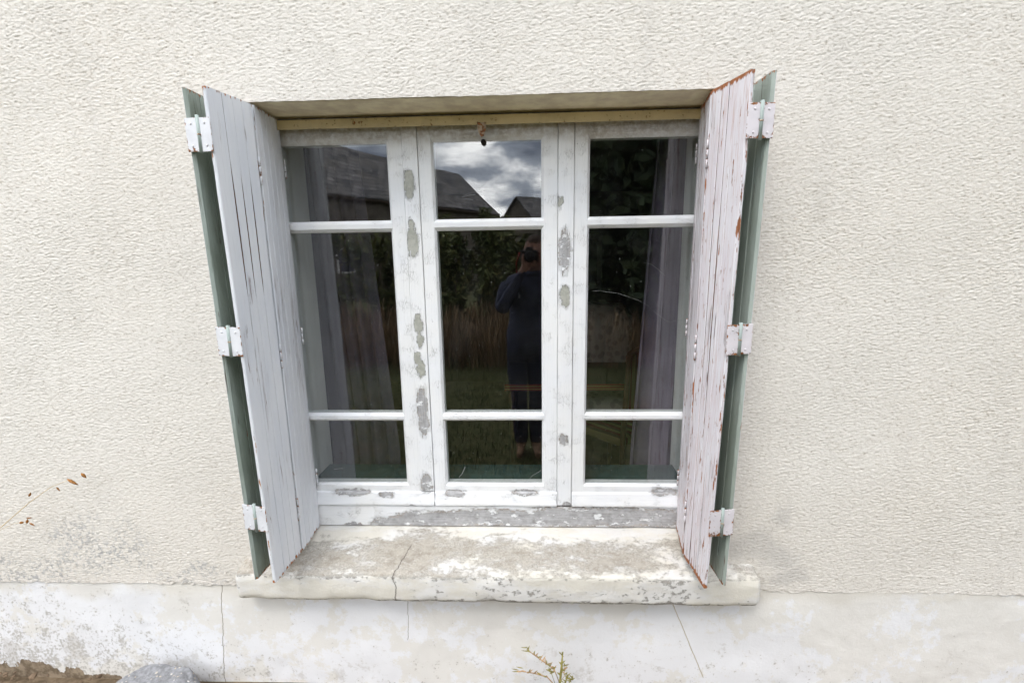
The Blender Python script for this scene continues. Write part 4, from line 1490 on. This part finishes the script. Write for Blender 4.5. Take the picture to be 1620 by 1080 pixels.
for k in range(60):
    bm = bmesh.new()
    r_ = random.uniform(0.004, 0.016)
    bmesh.ops.create_icosphere(bm, subdivisions=1, radius=r_)
    x_ = random.uniform(-2.6, -0.9)
    ox, oy = x_, -0.215 - abs(random.gauss(0, 0.06))
    oz = (0.035 if x_ < -1.55 else 0.0) + r_ * 0.2
    b0 = len(cl_v)
    for v in bm.verts:
        q_ = v.co * random.uniform(0.7, 1.25)
        cl_v.append((q_.x + ox, q_.y + oy, q_.z * 0.7 + oz))
    cl_f += [tuple(b0 + v.index for v in f.verts) for f in bm.faces]
    bm.free()
tag(pyd('gravel', cl_v, cl_f, M['clod'], None, False), 'dry soil clods and crumbs along the foot of the wall', 'soil', kind='stuff')

M['straw'] = mat_plain('dry_straw', (0.58, 0.45, 0.27), 0.8, 0.15, 60, 0.2)
M['seed'] = mat_plain('brown_seed_husk', (0.28, 0.13, 0.04), 0.8, 0.4, 120, 0.2)
M['weedgreen'] = mat_plain('weed_olive', (0.27, 0.24, 0.07), 0.7, 0.3, 60, 0.2)
M['weedred'] = mat_plain('weed_reddish', (0.46, 0.31, 0.17), 0.7, 0.3, 60, 0.2)


def husk(name, p, d, L, r, mat, parent):
    p, d = Vector(p), Vector(d).normalized()
    return tube(name, [p - d * L * 0.5, p - d * L * 0.2, p + d * L * 0.15, p + d * L * 0.5], [r * 0.2, r, r * 0.8, r * 0.1], mat, parent, 6)


gr = empty('dry_grass_stalk', (-2.35, -0.30, 0.02))
tag(gr, 'thin dry grass stalk with brown seed heads against the rough cast wall', 'grass stalk')
b_ = Vector((-2.35, -0.30, 0.02))


def loc(pts):
    return [Vector(p) - b_ for p in pts]


tube('stalk', loc([(-2.35, -0.30, 0.02), (-2.26, -0.285, 0.35), (-2.13, -0.27, 0.60), (-2.018, -0.26, 0.733), (-1.881, -0.255, 0.839), (-1.794, -0.25, 0.896), (-1.74, -0.25, 0.918), (-1.703, -0.25, 0.929)]),
     [0.0026, 0.0024, 0.0021, 0.0018, 0.0014, 0.0011, 0.0008, 0.0006], M['straw'], gr, 5)
tube('stalk', loc([(-2.13, -0.27, 0.60), (-2.019, -0.26, 0.725), (-1.96, -0.258, 0.751), (-1.933, -0.255, 0.752)]), [0.0012, 0.0009, 0.0007, 0.0005], M['straw'], gr, 5)
for p, d, L, r in (((-1.878, -0.252, 0.868), (0.5, 0, 0.8), 0.022, 0.004), ((-1.703, -0.25, 0.918), (0.8, 0, -0.5), 0.046, 0.0055), ((-1.655, -0.25, 0.944), (0.6, 0, -0.7), 0.026, 0.0055),
                   ((-1.765, -0.25, 0.889), (0.5, 0, -0.8), 0.02, 0.003), ((-1.935, -0.253, 0.752), (1, 0, 0), 0.018, 0.005), ((-1.90, -0.253, 0.772), (1, 0, 0.1), 0.028, 0.0025),
                   ((-1.912, -0.253, 0.758), (0.3, 0, 1), 0.02, 0.0045), ((-1.895, -0.253, 0.745), (0.8, 0, -0.5), 0.024, 0.003)):
    husk('seed_head', Vector(p) - b_, d, L, r, M['seed'], gr)

wd = empty('wall_weed', (0.104, -0.265, 0.0))
tag(wd, 'small straggly olive and reddish weed growing at the foot of the plinth', 'weed')
b_ = Vector((0.104, -0.265, 0.0))
stems = [([(0.104, -0.265, -0.02), (0.106, -0.265, 0.10), (0.112, -0.262, 0.165), (0.116, -0.26, 0.230)], 0.0045, 'weedgreen'),
         ([(0.106, -0.265, 0.09), (0.085, -0.262, 0.150), (0.063, -0.26, 0.170), (0.02, -0.258, 0.203), (-0.022, -0.256, 0.236)], 0.0022, 'weedred'),
         ([(0.104, -0.265, 0.06), (0.058, -0.262, 0.118), (0.006, -0.26, 0.133), (-0.06, -0.258, 0.140)], 0.0022, 'weedred'),
         ([(0.104, -0.265, 0.03), (0.128, -0.262, 0.10), (0.136, -0.26, 0.128)], 0.003, 'weedgreen'),
         ([(0.106, -0.265, 0.10), (0.124, -0.262, 0.125), (0.122, -0.26, 0.17)], 0.0012, 'weedred'),
         ([(0.09, -0.265, 0.08), (0.075, -0.262, 0.13), (0.06, -0.26, 0.155)], 0.0012, 'weedgreen'),
         ([(0.104, -0.265, 0.04), (0.145, -0.262, 0.10), (0.158, -0.26, 0.12)], 0.0012, 'weedgreen')]
rw = random.Random(5)
for pts, r, mt in stems:
    tube('stem', loc(pts), [r] * (len(pts) - 1) + [r * 0.5], M[mt], wd, 5)
    for a, b2 in zip(pts[1:], pts[2:]):
        for k in range(7):
            p = Vector(a).lerp(Vector(b2), rw.random())
            d = Vector((rw.uniform(-1, 1), rw.uniform(-0.4, 0.4), rw.uniform(0.1, 1)))
            husk('leaf', p + d.normalized() * 0.007 - b_, d, rw.uniform(0.014, 0.03), 0.0024, M[rw.choice(('weedgreen', mt))], wd)
for p in ((-0.03, -0.256, 0.243), (-0.028, -0.256, 0.228), (-0.068, -0.258, 0.146), (-0.066, -0.258, 0.136), (-0.05, -0.258, 0.155)):
    husk('leaf', Vector(p) - b_, (-1, 0, rw.uniform(-0.2, 1.2)), 0.03, 0.0018, M['weedgreen'], wd)
